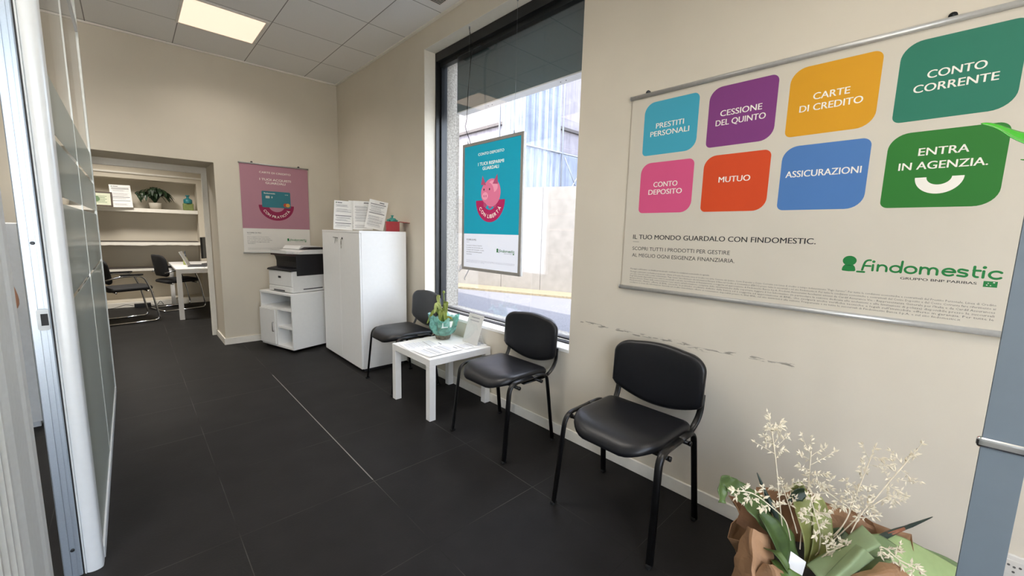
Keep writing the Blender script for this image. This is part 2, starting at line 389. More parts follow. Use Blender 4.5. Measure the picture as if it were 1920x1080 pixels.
# ---- wall behind the camera: shop front
BY = -1.45
bm = BM(); box(bm, -5.2, -4.7, BY-.2, BY, 0, H); box(bm, -1.15, 0, BY-.2, BY, 0, H); box(bm, -4.7, -1.15, BY-.2, BY, 2.75, H); box(bm, -4.7, -1.15, BY-.2, BY, 0, .08); struct('wall_back', bm, M_WALL)
bm = BM(); box(bm, -5.4, -5.2, BY-.2, 9.6, 0, H); struct('wall_left', bm, M_WALL)
M_BLACK = mat('black_aluminium', '17191B', .35, spec=.5, nz=.05)
M_GLASS = thin_glass('double_glazing', f0=.085)
def window(name, frame, glass):
    o = struct(name, frame, M_BLACK); obj('glass_pane', glass, M_GLASS, o); return o
f = BM(); g = BM()
for x in (-4.7, -3.5, -2.35, -1.21): box(f, x, x+.06, BY-.13, BY-.07, .08, 2.75)
box(f, -4.64, -1.21, BY-.13, BY-.07, .08, .14); box(f, -4.64, -1.21, BY-.13, BY-.07, 2.69, 2.75); box(g, -4.64, -1.21, BY-.102, BY-.098, .14, 2.69)
window('window_2', f, g)
# ---- the big window: black frame set 11 cm back, white sill board in front
f = BM(); fw = .018; x0, x1 = .113, .232
box(f, x0, x1, WY0, WY0+.04, WZ0, WZ1); box(f, x0, x1, WY1-fw, WY1, WZ0, WZ1)
box(f, x0, x1, WY0, WY1, WZ1-.075, WZ1); box(f, x0, .150, WY0, WY1, WZ0, WZ0+.010); box(f, .166, x1, WY0, WY1, WZ0+.008, WZ0+.022)
box(f, .158, .19, WY1-.036, WY1-fw, WZ0, WZ1-.07); box(f, .15, .2, WY0, WY1, WZ1-.11, WZ1-.075)
g = BM(); box(g, .172, .178, WY0+.03, WY1-.02, WZ0+.02, WZ1-.09)
win = window('window_1', f, g)
bm = BM(); box(bm, -.004, .112, WY0+.001, WY1-.001, WZ0-.02, WZ0+.0015, .001, 1); box(bm, .150, .166, WY0+.001, WY1-.001, WZ0-.02, WZ0+.012); obj('window_sill', bm, mat('white_sill', 'F3F1EC', .4, nz=.02), win)
bm = BM(); box(bm, .128, .15, 2.70, 3.02, WZ1-.118, WZ1-.108, .003); obj('latch_bar', bm, mat('dark_steel', '3A3D40', .35, metal=.8), win)
# reveal lining (sides and head)
bm = BM(); box(bm, .0005, .112, WY1-.002, WY1, WZ0, WZ1); box(bm, .0005, .112, WY0, WY0+.002, WZ0, WZ1); box(bm, .0005, .112, WY0, WY1, WZ1-.002, WZ1)
struct('trim_2', bm, M_REVEAL)
# ---- shutter housing outside the window head
bm = BM(); box(bm, .262, .268, WY0+.002, 3.2, 2.425, 2.912); box(bm, .262, .345, WY0+.002, 3.2, 2.415, 2.425); box(bm, .339, .345, WY0+.002, 3.2, 2.425, 2.912); box(bm, .268, .339, 3.194, 3.2, 2.425, 2.912)
o = obj('shutter_housing', bm, [mat('housing_grey', '526A70', .5, nz=.04)]); tagp(o, 'dark grey roller shutter housing across the top of the window, outside the glass', 'shutter housing')
bm = BM(); box(bm, .258, .349, WY0+.002, 3.2, 2.405, 2.4145)
for y in (1.95, 2.0, 2.75, 2.8): lathe(bm, [(.004, -.003), (.004, 0)], 8, (.30, y, 2.405), 1)
p = obj('underside_strip', bm, [mat('white_strip', 'F4F4F0', .5, nz=.02), mat('dark_steel')], o, label='white underside strip with screw heads')
# ---- baseboards
BH = .072
bm = BM()
box(bm, -.012, 0, -1.2, FY-.02, 0, BH, .003, 1); struct('baseboard_right', bm, M_TRIM)
bm = BM(); fbox(bm, DX1, -.012, 0, BH, -.012, 0); fbox(bm, DX1-.012, DX1, 0, BH, -.012, .57); fbox(bm, -5.2, DX0, 0, BH, -.012, 0); struct('baseboard_far', bm, M_TRIM)
# ---- office beyond: niche wall with plastered shelves
OY = 8.84; NX1 = -1.12; NX0 = -3.6; NZ0 = .10; NZ1 = 2.03
bm = BM()
box(bm, NX1, -.2, OY, OY+.32, 0, 2.8); box(bm, -5.2, NX0, OY, OY+.32, 0, 2.8); box(bm, NX0, NX1, OY, OY+.32, NZ1, 2.8); box(bm, NX0, NX1, OY, OY+.32, 0, NZ0); box(bm, -5.2, -.2, OY+.32, OY+.45, 0, 2.8)
struct('wall_office', bm, M_WALL)
bm = BM(); box(bm, -.2, 0, 6.03, 9.3, 0, 2.8); struct('wall_office_right', bm, M_WALL)
bm = BM(); box(bm, -5.2, 0, fy(-5.2)+.45, 9.3, 2.8, 2.9); struct('ceiling_office', bm, M_TRIM)
bm = BM(); box(bm, -5.2, -.2, OY-.014, OY, 0, .085, .003, 1); struct('baseboard_office', bm, M_TRIM)
bm = BM(); box(bm, -5.2, -.2, OY-.02, OY, NZ1+.07, NZ1+.1, .004, 1); struct('trim_3', bm, M_TRIM)
def shelf(z0, z1, label, rough=0):
    bm = BM(); n = 40; rnd = random.Random(int(z0*100))
    if not rough: box(bm, NX0, NX1, OY-.01, OY+.318, z0, z1, .004, 1)
    else:
        xs = [NX0+(NX1-NX0)*i/n for i in range(n+1)]
        lo = [z0 + (rnd.random()-.5)*.012 for _ in xs]
        pr_ = [(x, z1) for x in xs] + [(x, l_) for x, l_ in zip(xs[::-1], lo[::-1])]
        prism(bm, pr_, lambda u, v, w_: (u, OY-.01+w_, v), .32)
    o = obj('wall_shelf', bm, M_TRIM); tagp(o, label, 'shelf', 'niche shelves in the office'); return o
shelf(1.518, 1.578, 'upper white niche shelf holding the potted plant in the back office')
s2 = shelf(.992, 1.042, 'middle white niche shelf with a wavy lower edge, empty, in the back office', 1)
bm = BM(); box(bm, NX0, NX1-.02, OY+.0, OY+.3, 1.044, 1.056); 
s2b = obj('gap_strip', bm, mat('gap_shade', '4A4440', .6), s2, label='thin dark strip painted in for the shaded gap above the shelf')  # dark strip stands for the shaded gap over the shelf, no board there
s3 = shelf(.575, .615, 'lowest white niche shelf behind the office chairs')
bm = BM(); box(bm, NX0, NX1-.02, OY+.0, OY+.3, .617, .627); obj('gap_strip', bm, mat('gap_shade'), s3, label='thin dark strip painted in for the shaded gap above the shelf')  # dark strip added where only a dark line shows

# ---- outside: road, pavement, boundary wall, netted facade, roof of this building
M_ASPH = mat('asphalt', '606166', .95, nz=.45, ns=110, bump=.5, bs=90)
bm = BM(); box(bm, .385, 14, -14, 24, -.12, -.005); struct('street', bm, M_ASPH)
bm = BM(); box(bm, -12, .385, -16, -1.66, -.12, -.005); struct('bounce_ground', bm, mat('bounce_pale', 'C9C4B8', .8, nz=.1))  # unseen pale ground, added to bounce light up to the ceiling
WA = V3((4.052, 8.535, 0)); WB = V3((5.202, 5.695, 0)); wd = (WB-WA).normalized(); wn = V3((-wd.y, wd.x, 0)); wn = wn if wn.x > 0 else -wn
def ex(s, off, z): p = WA + wd*s + wn*off; return V3((p.x, p.y, z))
def exbox(bm, s0, s1, o0, o1, z0, z1, mi=0):
    prism(bm, [(s0, o0), (s1, o0), (s1, o1), (s0, o1)], lambda u, v, w_: ex(u, v, z0+w_), z1-z0, mi)
bm = BM(); exbox(bm, -14, 16, -.62, 0, -.02, .04); struct('sidewalk', bm, mat('sunlit_paving', '6F6754', .9, nz=.3, ns=25, bump=.4))
M_CONC = mat('pale_concrete', '706E6B', .9, nz=.12, ns=7, bump=.5, bs=30)
bm = BM(); exbox(bm, -14, 1.29, 0, .25, 0, 2.24); exbox(bm, 1.30, 2.31, 0, .25, 0, 2.40); exbox(bm, 2.32, 16, 0, .25, 0, 2.40); exbox(bm, -14, 16, .02, .24, 0, 2.2)
struct('boundary_wall', bm, M_CONC)
bm = BM()      # weeds, scratches and graffiti strokes low on the wall
rnd = random.Random(4)
for s, z, ln, an in ((-.12, .75, .7, 80), (.05, .6, .5, 115), (.18, .5, .45, 60), (.0, .25, .5, 50), (-.2, .35, .4, 100), (.32, .3, .4, 75)):
    pts = [ex(s + cos(RAD(an))*ln*(t-.5) + .04*sin(7*t+s*9), -.006, z + sin(RAD(an))*ln*(t-.5) + .03*cos(9*t)) for t in [i/8 for i in range(9)]]
    tube(bm, pts, .008, 5)
o = obj('graffiti', bm, mat('graffiti_ink', '55565C', .9)); o['kind'] = 'structure'; o.name = 'wall_graffiti'
def net_mat(name, col):
    m = mat(name, col, .95, nz=.14, ns=3); n = m.node_tree.nodes; l = m.node_tree.links; b = n['Principled BSDF']; src = b.inputs['Base Color'].links[0].from_socket
    tc = n.new('ShaderNodeTexCoord'); mp = n.new('ShaderNodeMapping'); mp.inputs['Scale'].default_value = (11, 11, .5); l.new(tc.outputs['Object'], mp.inputs['Vector'])
    t = n.new('ShaderNodeTexNoise'); t.inputs['Scale'].default_value = 1.6; t.inputs['Detail'].default_value = 5; l.new(mp.outputs[0], t.inputs['Vector'])
    r = n.new('ShaderNodeValToRGB'); r.color_ramp.elements[0].position = .35; r.color_ramp.elements[1].position = .65; r.color_ramp.elements[0].color = (.82, .82, .84, 1); r.color_ramp.elements[1].color = (1.12, 1.12, 1.1, 1); l.new(t.outputs['Fac'], r.inputs['Fac'])
    mx = n.new('ShaderNodeMix'); mx.data_type = 'RGBA'; mx.blend_type = 'MULTIPLY'; mx.inputs['Factor'].default_value = 1; l.new(src, mx.inputs['A']); l.new(r.outputs['Color'], mx.inputs['B']); l.new(mx.outputs['Result'], b.inputs['Base Color']); return m
M_FAC = net_mat('facade_plaster', '837F86'); M_NET = net_mat('scaffold_net', '788090')
QX, QY = 7.0, 9.15          # street corner of the building opposite
bm = BM(); box(bm, QX, 16, QY, 24, 0, 11); struct('facade', bm, M_FAC)
bm = BM()
for z in (4.78, 7.6): box(bm, QX-.10, 16, QY-.10, 24, z, z+.09)
o = struct('facade_cornice', bm, mat('cornice_grey', '4E4A4A', .9))
bm = BM()
nn = 26
def sheetnet(x0, y0, x1, y1, z0, z1, ph):
    vs = []
    for i in range(nn*4+1):
        t_ = i/(nn*4); x = x0+(x1-x0)*t_; y = y0+(y1-y0)*t_; k = .03*sin(t_*nn*1.3+ph)+.012*sin(t_*nn*3.3)
        nx, ny = (y1-y0), -(x1-x0); L_ = math.hypot(nx, ny); nx, ny = nx/L_, ny/L_
        vs.append((bm.verts.new((x+nx*k, y+ny*k, z0)), bm.verts.new((x+nx*k, y+ny*k, z1))))
    for a_, b_ in zip(vs, vs[1:]): bm.faces.new((a_[0], b_[0], b_[1], a_[1]))
sheetnet(QX-.45, QY-.45, QX-.45, QY+.55, 0, 11, 0); sheetnet(QX-.45, QY-.45, QX+1.15, QY-.45, 0, 11, 1); sheetnet(QX+1.2, QY-.30, 16, QY-.30, 0, 4.0, 2)
o = obj('scaffold_net', bm, M_NET); o['kind'] = 'structure'; md = o.modifiers.new('thickness', 'SOLIDIFY'); md.thickness = .01
M_BAR = mat('scaffold_bar', '6E747D', .6, metal=.2)
bm = BM()
for x, y in ((QX-.5, QY+.6), (QX-.5, QY-.5), (QX+1.2, QY-.5), (QX+2.4, QY-.5), (QX+4, QY-.5), (QX-.5, QY+2.8)): tube(bm, [(x, y, 0), (x, y, 10)], .03, 6)
for z in (3.9,): tube(bm, [(QX-.5, QY-.5, z), (14, QY-.5, z)], .025, 6)
for x in (QX+1.3, QX+2.5): tube(bm, [(x, QY-.52, 2.3), (x+1.1, QY-.52, 3.8)], .02, 6); tube(bm, [(x, QY-.52, 3.8), (x+1.1, QY-.52, 2.3)], .02, 6)
o = obj('scaffolding', bm, M_BAR); o['kind'] = 'structure'
M_ROOF = mat('render_outer', 'CFC9BD', .9)
bm = BM(); box(bm, -5.6, .385, -1.7, 9.8, 3.6, 3.75); box(bm, .1, .385, -14, 24, 3.3, 3.72); struct('roof', bm, M_ROOF)
bm = BM(); box(bm, -5.6, -5.4, -1.7, 9.8, -.1, 3.6); box(bm, -5.6, .3, 9.6, 9.8, -.1, 3.6); box(bm, -5.4, 0, -1.7, -1.65, 3.1, 3.6); box(bm, .236, .385, 9.6, 24, -.1, 3.4); box(bm, .236, .385, -14, -1.65, -.1, 3.4); struct('wall_perimeter', bm, M_ROOF)

# ---- glazed partition on the left
M_ALU = mat('brushed_aluminium', 'B3BFCC', .32, metal=.75, nz=.04, ns=200)
M_ALUW = mat('satin_profile', 'D3D8DB', .3, metal=.1, spec=.6, nz=.02)
M_GASK = mat('rubber_gasket', '0C0C0E', .6)
M_FILM = mat('frosted_film', '9FA5A2', .16, spec=.6, nz=.03, ns=3)
_n = M_FILM.node_tree.nodes; _l = M_FILM.node_tree.links; _mx = _n.new('ShaderNodeMixShader'); _tr = _n.new('ShaderNodeBsdfTranslucent'); _tr.inputs['Color'].default_value = (.75, .79, .77, 1); _mx.inputs[0].default_value = .45
_l.new(_tr.outputs[0], _mx.inputs[1]); _l.new(_n['Principled BSDF'].outputs[0], _mx.inputs[2]); _l.new(_mx.outputs[0], _n['Material Output'].inputs[0])
PX = -2.175
pt = thing('glass_partition', 'glazed partition with frosted film in an aluminium frame, left of the waiting area', 'partition', (PX, 2.1, 0))
def P(name, bm, m, smooth=None, par=None, label=None):
    bmesh.ops.translate(bm, verts=bm.verts[:], vec=(-PX, -2.1, 0)); return obj(name, bm, m, par or pt, smooth, label)
bm = BM()
box(bm, -2.279, -2.231, 2.10, 2.16, 0, H-.012, .003, 1); box(bm, -2.262, -2.258, 2.096, 2.101, 0, H-.012); box(bm, -2.245, -2.243, 2.098, 2.101, 0, H-.012)
jamb = P('door_jamb', bm, [M_ALU])
bm = BM(); box(bm, -2.2315, -2.2265, 2.104, 2.15, 0, H-.012); P('gasket', bm, M_GASK)
bm = BM()
prf = [(-2.2265, 2.16), (-2.2265, 2.104), (-2.222, 2.099)] + [(-2.200+.024*sin(RAD(a)), 2.112-.016*cos(RAD(a))) for a in range(-60, 100, 15)] + [(-2.175, 2.135), (-2.175, 2.16)]
prism(bm, prf, lambda u, v, w_: (u, v, w_), H-.012); P('end_profile', bm, M_ALUW, 40)
bm = BM(); prism(bm, rrect(-2.262, -2.233, .955, 1.03, .008), lambda u, v, w_: (u, 2.0965-w_, v), .003); sp_ = P('strike_plate', bm, mat('strike_steel', '8F9498', .3, metal=.9, nz=.1))
bm = BM(); box(bm, -2.253, -2.236, 2.0925, 2.0934, .972, 1.013, .0004, 1); P('strike_opening', bm, M_GASK, par=sp_)
bm = BM()
for z in (1.255, .115): lathe(bm, [(.006, 0), (.006, .003), (.004, .004)], 12, (0, 0, 0), M=Matrix.Translation((-2.25, 2.098, z)) @ Matrix.Rotation(pi/2, 4, 'X'))
P('screw_head', bm, mat('dark_steel'))
# film bands: gaps of clear glass between the frosted fields
FZ = [(.055, 1.045), (1.062, 1.392), (1.418, 1.615), (1.637, 1.835)]
for y0, y1 in ((2.16, 3.094), (3.108, 4.352)):
    g = BM(); box(g, -2.187, -2.179, y0, y1, .05, 2.655)
    gp = P('glass_pane', g, thin_glass('partition_glass', (.90, .93, .91, 1)))
    fb = BM()
    for z0, z1 in FZ: box(fb, -2.1788, -2.1780, y0+.001, y1-.001, z0, z1)
    P('frosted_band', fb, M_FILM, par=gp)
M_JOINT = mat('joint_profile', 'D9DDDA', .35, metal=.2)
bm = BM(); box(bm, -2.192, -2.176, 3.094, 3.108, .04, 2.66); P('mullion', bm, M_JOINT)
bm = BM(); box(bm, -2.215, -2.172, 4.352, 4.384, 0, H-.012, .002, 1); P('end_post', bm, M_JOINT)
bm = BM(); box(bm, -2.200, -2.172, 2.16, 4.352, 0, .05, .002, 1); P('bottom_rail', bm, M_ALUW)
bm = BM(); box(bm, -2.205, -2.172, 2.16, 4.352, 2.655, 2.70, .002, 1); P('head_rail', bm, M_ALUW)
# near leaf of the partition beside the camera: ribbed aluminium
sp = thing('sliding_door', 'ribbed light grey aluminium door leaf at the left edge, nearest the viewer', 'door', (-2.25, 1.36, 0))
bm = BM(); pf = [(-2.30, -.6), (-2.206, -.6)]; y = -.55
while y < 1.13:
    pf += [(-2.206, y), (-2.200, y+.003), (-2.200, y+.010), (-2.206, y+.013)]; y += .0425
pf += [(-2.206, 1.16), (-2.200, 1.18), (-2.200, 1.25), (-2.203, 1.262), (-2.203, 1.30), (-2.199, 1.315), (-2.199, 1.352), (-2.206, 1.362), (-2.30, 1.362)]
prism(bm, pf, lambda u, v, w_: (u+2.25, v-1.36, w_+.004), 2.69)
obj('ribbed_panel', bm, mat('grey_powder_coat', 'CDD2D3', .45, metal=.15, nz=.04, ns=60), sp)
bm = BM(); box(bm, -.04, .04, -1.96, 0, 2.70, 2.76); obj('track', bm, M_ALU, sp)
# ================================================================== lamps
M_PANEL = emit('panel_light', (1, .80, .62, 1), LAMP_E)
M_LEDF = mat('lamp_frame', 'E8E4DC', .5)
def ceiling_light(x, y, label, z=H, watt=None):
    t = thing('ceiling_light', label, 'ceiling light', (x, y, z), 0, 'square ceiling light panels')
    bm = BM()
    for a in ((-.297, -.278, -.297, .297), (.278, .297, -.297, .297), (-.278, .278, -.297, -.278), (-.278, .278, .278, .297)): box(bm, a[0], a[1], a[2], a[3], -.008, -.0005)
    obj('frame', bm, M_LEDF, t)
    bm = BM(); box(bm, -.2785, .2785, -.2785, .2785, -.006, -.0005); obj('diffuser', bm, M_PANEL, t)
    ld = bpy.data.lights.new('lamp', 'AREA'); ld.shape = 'SQUARE'; ld.size = .54; ld.energy = watt or LAMP_W; ld.color = (1, .94, .86); ld.spread = RAD(140)
    lo = bpy.data.objects.new('lamp', ld); COL.objects.link(lo); lo.parent = t; lo.location = (0, 0, -.012); return t
ceiling_light(-1.285, 4.55, 'square glowing ceiling light panel in the tiled ceiling above the printer corner', watt=3.8)
for x, y, n in ((-1.285, 2.2, 'square ceiling light panel out of view above the waiting chairs'), (-1.285, -.24, 'square ceiling light panel out of view above the viewer'), (-2.78, 1.2, 'added, unseen ceiling light panel behind the glass partition, nearer the shop front'), (-2.78, 3.9, 'added, unseen ceiling light panel behind the glass partition, above the white cabinet')):  # panels out of view, added for the light they throw
    ceiling_light(x, y, n, watt=10 if x < -2 else 7 if y > 2 else 5)
ceiling_light(-2.2, 7.5, 'square ceiling light panel in the back office, hidden by the door head', 2.8, 26)
# ceiling vent
t = thing('ceiling_vent', 'small slotted ceiling air vent close to the window wall', 'air vent', (-.15, 2.885, H))
bm = BM(); box(bm, -.055, .055, -.055, .055, -.006, -.0005, .001, 1); obj('frame', bm, M_LEDF, t)
bm = BM()
for k in range(5): box(bm, -.045, .045, -.042+.018*k, -.034+.018*k, -.0085, -.006)
obj('slot', bm, mat('vent_shadow', '5A5955', .8), t)

# ================================================================== waiting chairs
M_VINYL = mat('black_vinyl', '15161A', .38, spec=.5, nz=.15, ns=40, bump=.06, bs=350)
M_BLK = mat('black_enamel', '0B0B0D', .35, spec=.5, nz=.1)
M_RUB = mat('black_rubber', '0A0A0A', .8)
def make_chair():
    t = thing('waiting_chair', '', 'chair')
    # seat cushion (front = -Y)
    out = [(u, v - .022*max(0, 1-(u/.222)**2)*(1 if v < 0 else 0)*min(1, -v/.2 if v < 0 else 0)) for u, v in rrect(-.224, .224, -.205, .20, (.13, .13, .05, .05), 8)]
    def fs(u, v, w_):
        r = (v+.215)/.415
        return V3((u, v, .452 + w_ - .030*max(0, (.25-r)/.25)**2*1.0 - .012*(1-(u/.235)**2)*(1 if w_ > 0 else 0)*(1 if abs(u) < .2 else .5)))
    prof = [(0, -.016), (.6, -.018), (.93, -.016), (.985, -.006), (1.0, .008), (.99, .022), (.955, .033), (.88, .040), (.7, .043), (.4, .043), (0, .043)]
    bm = BM(); ring_pad(bm, out, prof, fs); obj('seat', bm, M_VINYL, t, True)
    # backrest: rounded top corners, bowed lower edge, gently dished
    o2 = []
    for k in range(17): a = k/16; o2.append((-.222+.444*a, .004+.055*abs(2*a-1)**2))
    o2 += [(.242, .082)]
    for k in range(13): a = RAD(90*k/12); o2.append((.243-.10+.10*cos(a), .236+.075*sin(a)))
    for k in range(1, 8): a = k/8; o2.append((.143-.286*a, .311+.013*sin(pi*a)))
    for k in range(13): a = RAD(90+90*k/12); o2.append((-.243+.10+.10*cos(a), .236+.075*sin(a)))
    o2 += [(-.242, .082)]
    def fb(u, v, w_): return V3((u, .262 + w_*1.0 + .022*(u/.235)**2*-1 + .10*(v-.16)*.9*.6, .475+v))
    pb = [(0, .016), (.7, .016), (.94, .014), (.985, .008), (1.0, -.004), (.99, -.014), (.95, -.022), (.86, -.026), (.5, -.027), (0, -.027)]
    bm = BM(); ring_pad(bm, o2, pb, fb); obj('backrest', bm, M_VINYL, t, True)
    # two side loops, each leg with its half of the top bar
    for s in (-1, 1):
        bm = BM(); tube(bm, fillet([(.258*s, -.210, .012), (.244*s, -.165, .462), (.244*s, .02, .466)], .06), .0155, 12, .009); obj('leg', bm, M_BLK, t)
        bm = BM(); tube(bm, fillet([(.258*s, .212, .012), (.244*s, .150, .466), (.244*s, .02, .466)], .05), .0155, 12, .009); obj('leg', bm, M_BLK, t)
        for y in (-.2112, .2132):
            bm = BM(); box(bm, .258*s-.0095, .258*s+.0095, y-.0165, y+.0165, 0, .016, .003, 2); obj('foot_cap', bm, M_RUB, t)
        # upright that carries the backrest
        bm = BM(); tube(bm, fillet([(.205*s, -.02, .424), (.208*s, .20, .424), (.222*s, .262, .50), (.222*s, .268, .60)], .06), .006, 8, .016, up=(1, 0, 0)); obj('back_bracket', bm, M_BLK, t)
    for y in (-.10, .09):
        bm = BM(); tube(bm, [(-.25, y, .428), (.25, y, .428)], .010, 8)
        for s in (-1, 1): lathe(bm, [(.0, 0), (.011, .001), (.011, .012), (.0, .014)], 10, (0, 0, 0), M=Matrix.Translation((.25*s, y, .428)) @ Matrix.Rotation(pi/2*s, 4, 'Y'))
        obj('crossbar', bm, M_BLK, t)
    return t
CH = [(-.357, .929, -90.6, 'nearest black vinyl waiting chair, standing under the big poster of coloured squares'),
      (-.304, 1.873, -90.2, 'middle black vinyl waiting chair, in front of the window, right of the white side table'),
      (-.33, 3.17, -92, 'farthest black vinyl waiting chair, between the tall white cabinet and the side table')]
c0 = make_chair()
for i, (x, y, a, lab) in enumerate(CH):
    c = c0 if i == 0 else copy_tree(c0)
    c.location = (x, y, 0); c.rotation_euler = (0, 0, RAD(a)); c['label'] = lab; c['group'] = 'black waiting chairs'

# ================================================================== side table and what lies on it
M_LACK = mat('white_lacquer', 'F0EFEC', .32, spec=.5, nz=.015)
t = thing('side_table', 'low square white side table between two black chairs under the window', 'table', (-.2877, 2.6157, 0))
bm = BM(); box(bm, -.275, .275, -.275, .275, .40, .45, .002, 1); obj('table_top', bm, M_LACK, t)
for sx in (-1, 1):
    for sy in (-1, 1):
        bm = BM(); box(bm, sx*.25-.025, sx*.25+.025, sy*.25-.025, sy*.25+.025, 0, .40, .0015, 1); obj('leg', bm, M_LACK, t)
M_PAPER = mat('white_paper', 'F2F2F0', .75, nz=.01); M_INK = mat('grey_print', 'A3A4A8', .8, nz=0); M_INKD = mat('dark_print', '6A6B72', .8, nz=0); M_INKG = mat('green_print', '45705A', .8, nz=0)
M_INKL = mat('pale_print', 'C6CAD6', .8, nz=0)
def sheet(name, label, cat, W, HH, loc, rot, seed, group=None, wave=0.0, style=0, th=.0012):
    """printed sheet; local x right, local z up the page, face towards -y"""
    rnd = random.Random(seed)
    t = thing(name, label, cat, loc, 0, group); t.rotation_euler = rot
    bm = BM(); n = 10
    def zz(u, v): return wave*sin(4*u/W+seed)*cos(3*v/HH+seed*.7)*(.3+abs(u)/W*1.4)
    vs = [[(bm.verts.new((-W/2+W*i/n, -th+zz(-W/2+W*i/n, HH*j/n), HH*j/n)), bm.verts.new((-W/2+W*i/n, zz(-W/2+W*i/n, HH*j/n), HH*j/n))) for j in range(n+1)] for i in range(n+1)]
    for i in range(n):
        for j in range(n):
            bm.faces.new((vs[i][j][0], vs[i+1][j][0], vs[i+1][j+1][0], vs[i][j+1][0])); bm.faces.new((vs[i][j][1], vs[i][j+1][1], vs[i+1][j+1][1], vs[i+1][j][1]))
    for i in range(n):
        for (a, b) in (((i, 0), (i+1, 0)), ((i+1, n), (i, n)), ((0, i+1), (0, i)), ((n, i), (n, i+1))):
            bm.faces.new((vs[b[0]][b[1]][0], vs[a[0]][a[1]][0], vs[a[0]][a[1]][1], vs[b[0]][b[1]][1]))
    obj('page', bm, M_PAPER, t)
    bm = BM(); e = th+.0006
    def bar(u0, u1, v0, v1, mi):
        k = max(1, int((u1-u0)/W*8)); 
        for i in range(k):
            a = u0+(u1-u0)*i/k; b = u0+(u1-u0)*(i+1)/k
            f = bm.faces.new([bm.verts.new((x, -e+zz(x, y), y)) for x, y in ((a, v0), (b, v0), (b, v1), (a, v1))]); f.material_index = mi
    m = W*.09; y = HH*.93
    if style in (0, 1): bar(-W/2+m, -W/2+m+W*.05, y-.006, y+.006, 2); bar(-W/2+m+W*.08, -W/2+m+W*.32, y-.004, y+.004, 1)
    else: bar(W*.05, W*.30, y-.004, y+.005, 1)
    y -= HH*.07
    while y > HH*.07:
        kind = rnd.random()
        if kind < .18: bar(-W/2+m, W/2-m, y-.0035, y+.0035, 1 if style != 3 else 0); y -= .016
        elif kind < .35: y -= .014
        else:
            for _ in range(rnd.randint(2, 4)):
                x = -W/2+m+ (W*.06 if rnd.random() < .4 else 0); xe = W/2-m*(1+rnd.random()*3)
                bar(x, xe, y-.0013, y+.0013, 0 if style != 3 else 3); y -= .0062
                if y < HH*.07: break
            y -= .005
    flat_obj('print', bm, [M_INK, M_INKD, M_INKG, M_INKL], t)
    return t
flat = lambda deg: (RAD(-90), 0, RAD(deg))
# pages lie on the table top, upper edge towards the window
sheet('printed_sheet', 'printed sheet on the side table, at the corner nearest the farthest chair', 'paper', .21, .297, (-.552, 2.715, .4525), flat(-97), 3, 'printed sheets on the side table', .0012, 3)
sheet('printed_sheet', 'printed sheet with a table on it, on the front corner of the side table', 'paper', .21, .297, (-.540, 2.487, .4555), flat(-87), 8, 'printed sheets on the side table', .0028, 3)
sheet('printed_sheet', 'printed sheet poking out from under the clear sign holder on the side table', 'paper', .148, .21, (-.215, 2.465, .4525), flat(-90), 5, 'printed sheets on the side table', .0008, 3)

# clear sign holder (the square code on it is left out)
t = thing('sign_holder', 'leaning clear acrylic sign holder with a white card on the side table', 'sign holder', (-.1, 2.5, .45), RAD(-90))
M_ACRY = thin_glass('acrylic', (.97, .98, .98, 1))
lean = math.atan2(.07, .23)
def sh(u, v, w_): return V3((u, .0+v*sin(lean)+w_, .002+v*cos(lean)))
bm = BM(); prism(bm, [(-.098, 0), (.098, 0), (.098, .243), (-.098, .243)], lambda u, v, w_: sh(u, v, w_), .0015); obj('front_panel', bm, M_ACRY, t)
bm = BM(); box(bm, -.098, .098, .0, .075, 0, .0025, .0005, 1); prism(bm, [(-.098, 0), (.098, 0), (.098, .085), (-.098, .085)], lambda u, v, w_: V3((u, .075-v*.42+w_, .0025+v)), .002); obj('foot', bm, M_ACRY, t)
bm = BM(); prism(bm, [(-.094, .004), (.094, .004), (.094, .239), (-.094, .239)], lambda u, v, w_: sh(u, v, w_+.0018), .001); cd = obj('card', bm, mat('card_white', 'DEDEDC', .6, nz=.02), t)
bm = BM()
for v, u0, u1 in ((.215, -.05, .05), (.211, -.05, .05), (.190, -.065, .055), (.186, -.06, .05)):
    f = bm.faces.new([bm.verts.new(sh(a, b, -.0005)) for a, b in ((u0, v-.0014), (u1, v-.0014), (u1, v+.0014), (u0, v+.0014))])
flat_obj('print', bm, M_INK, cd)

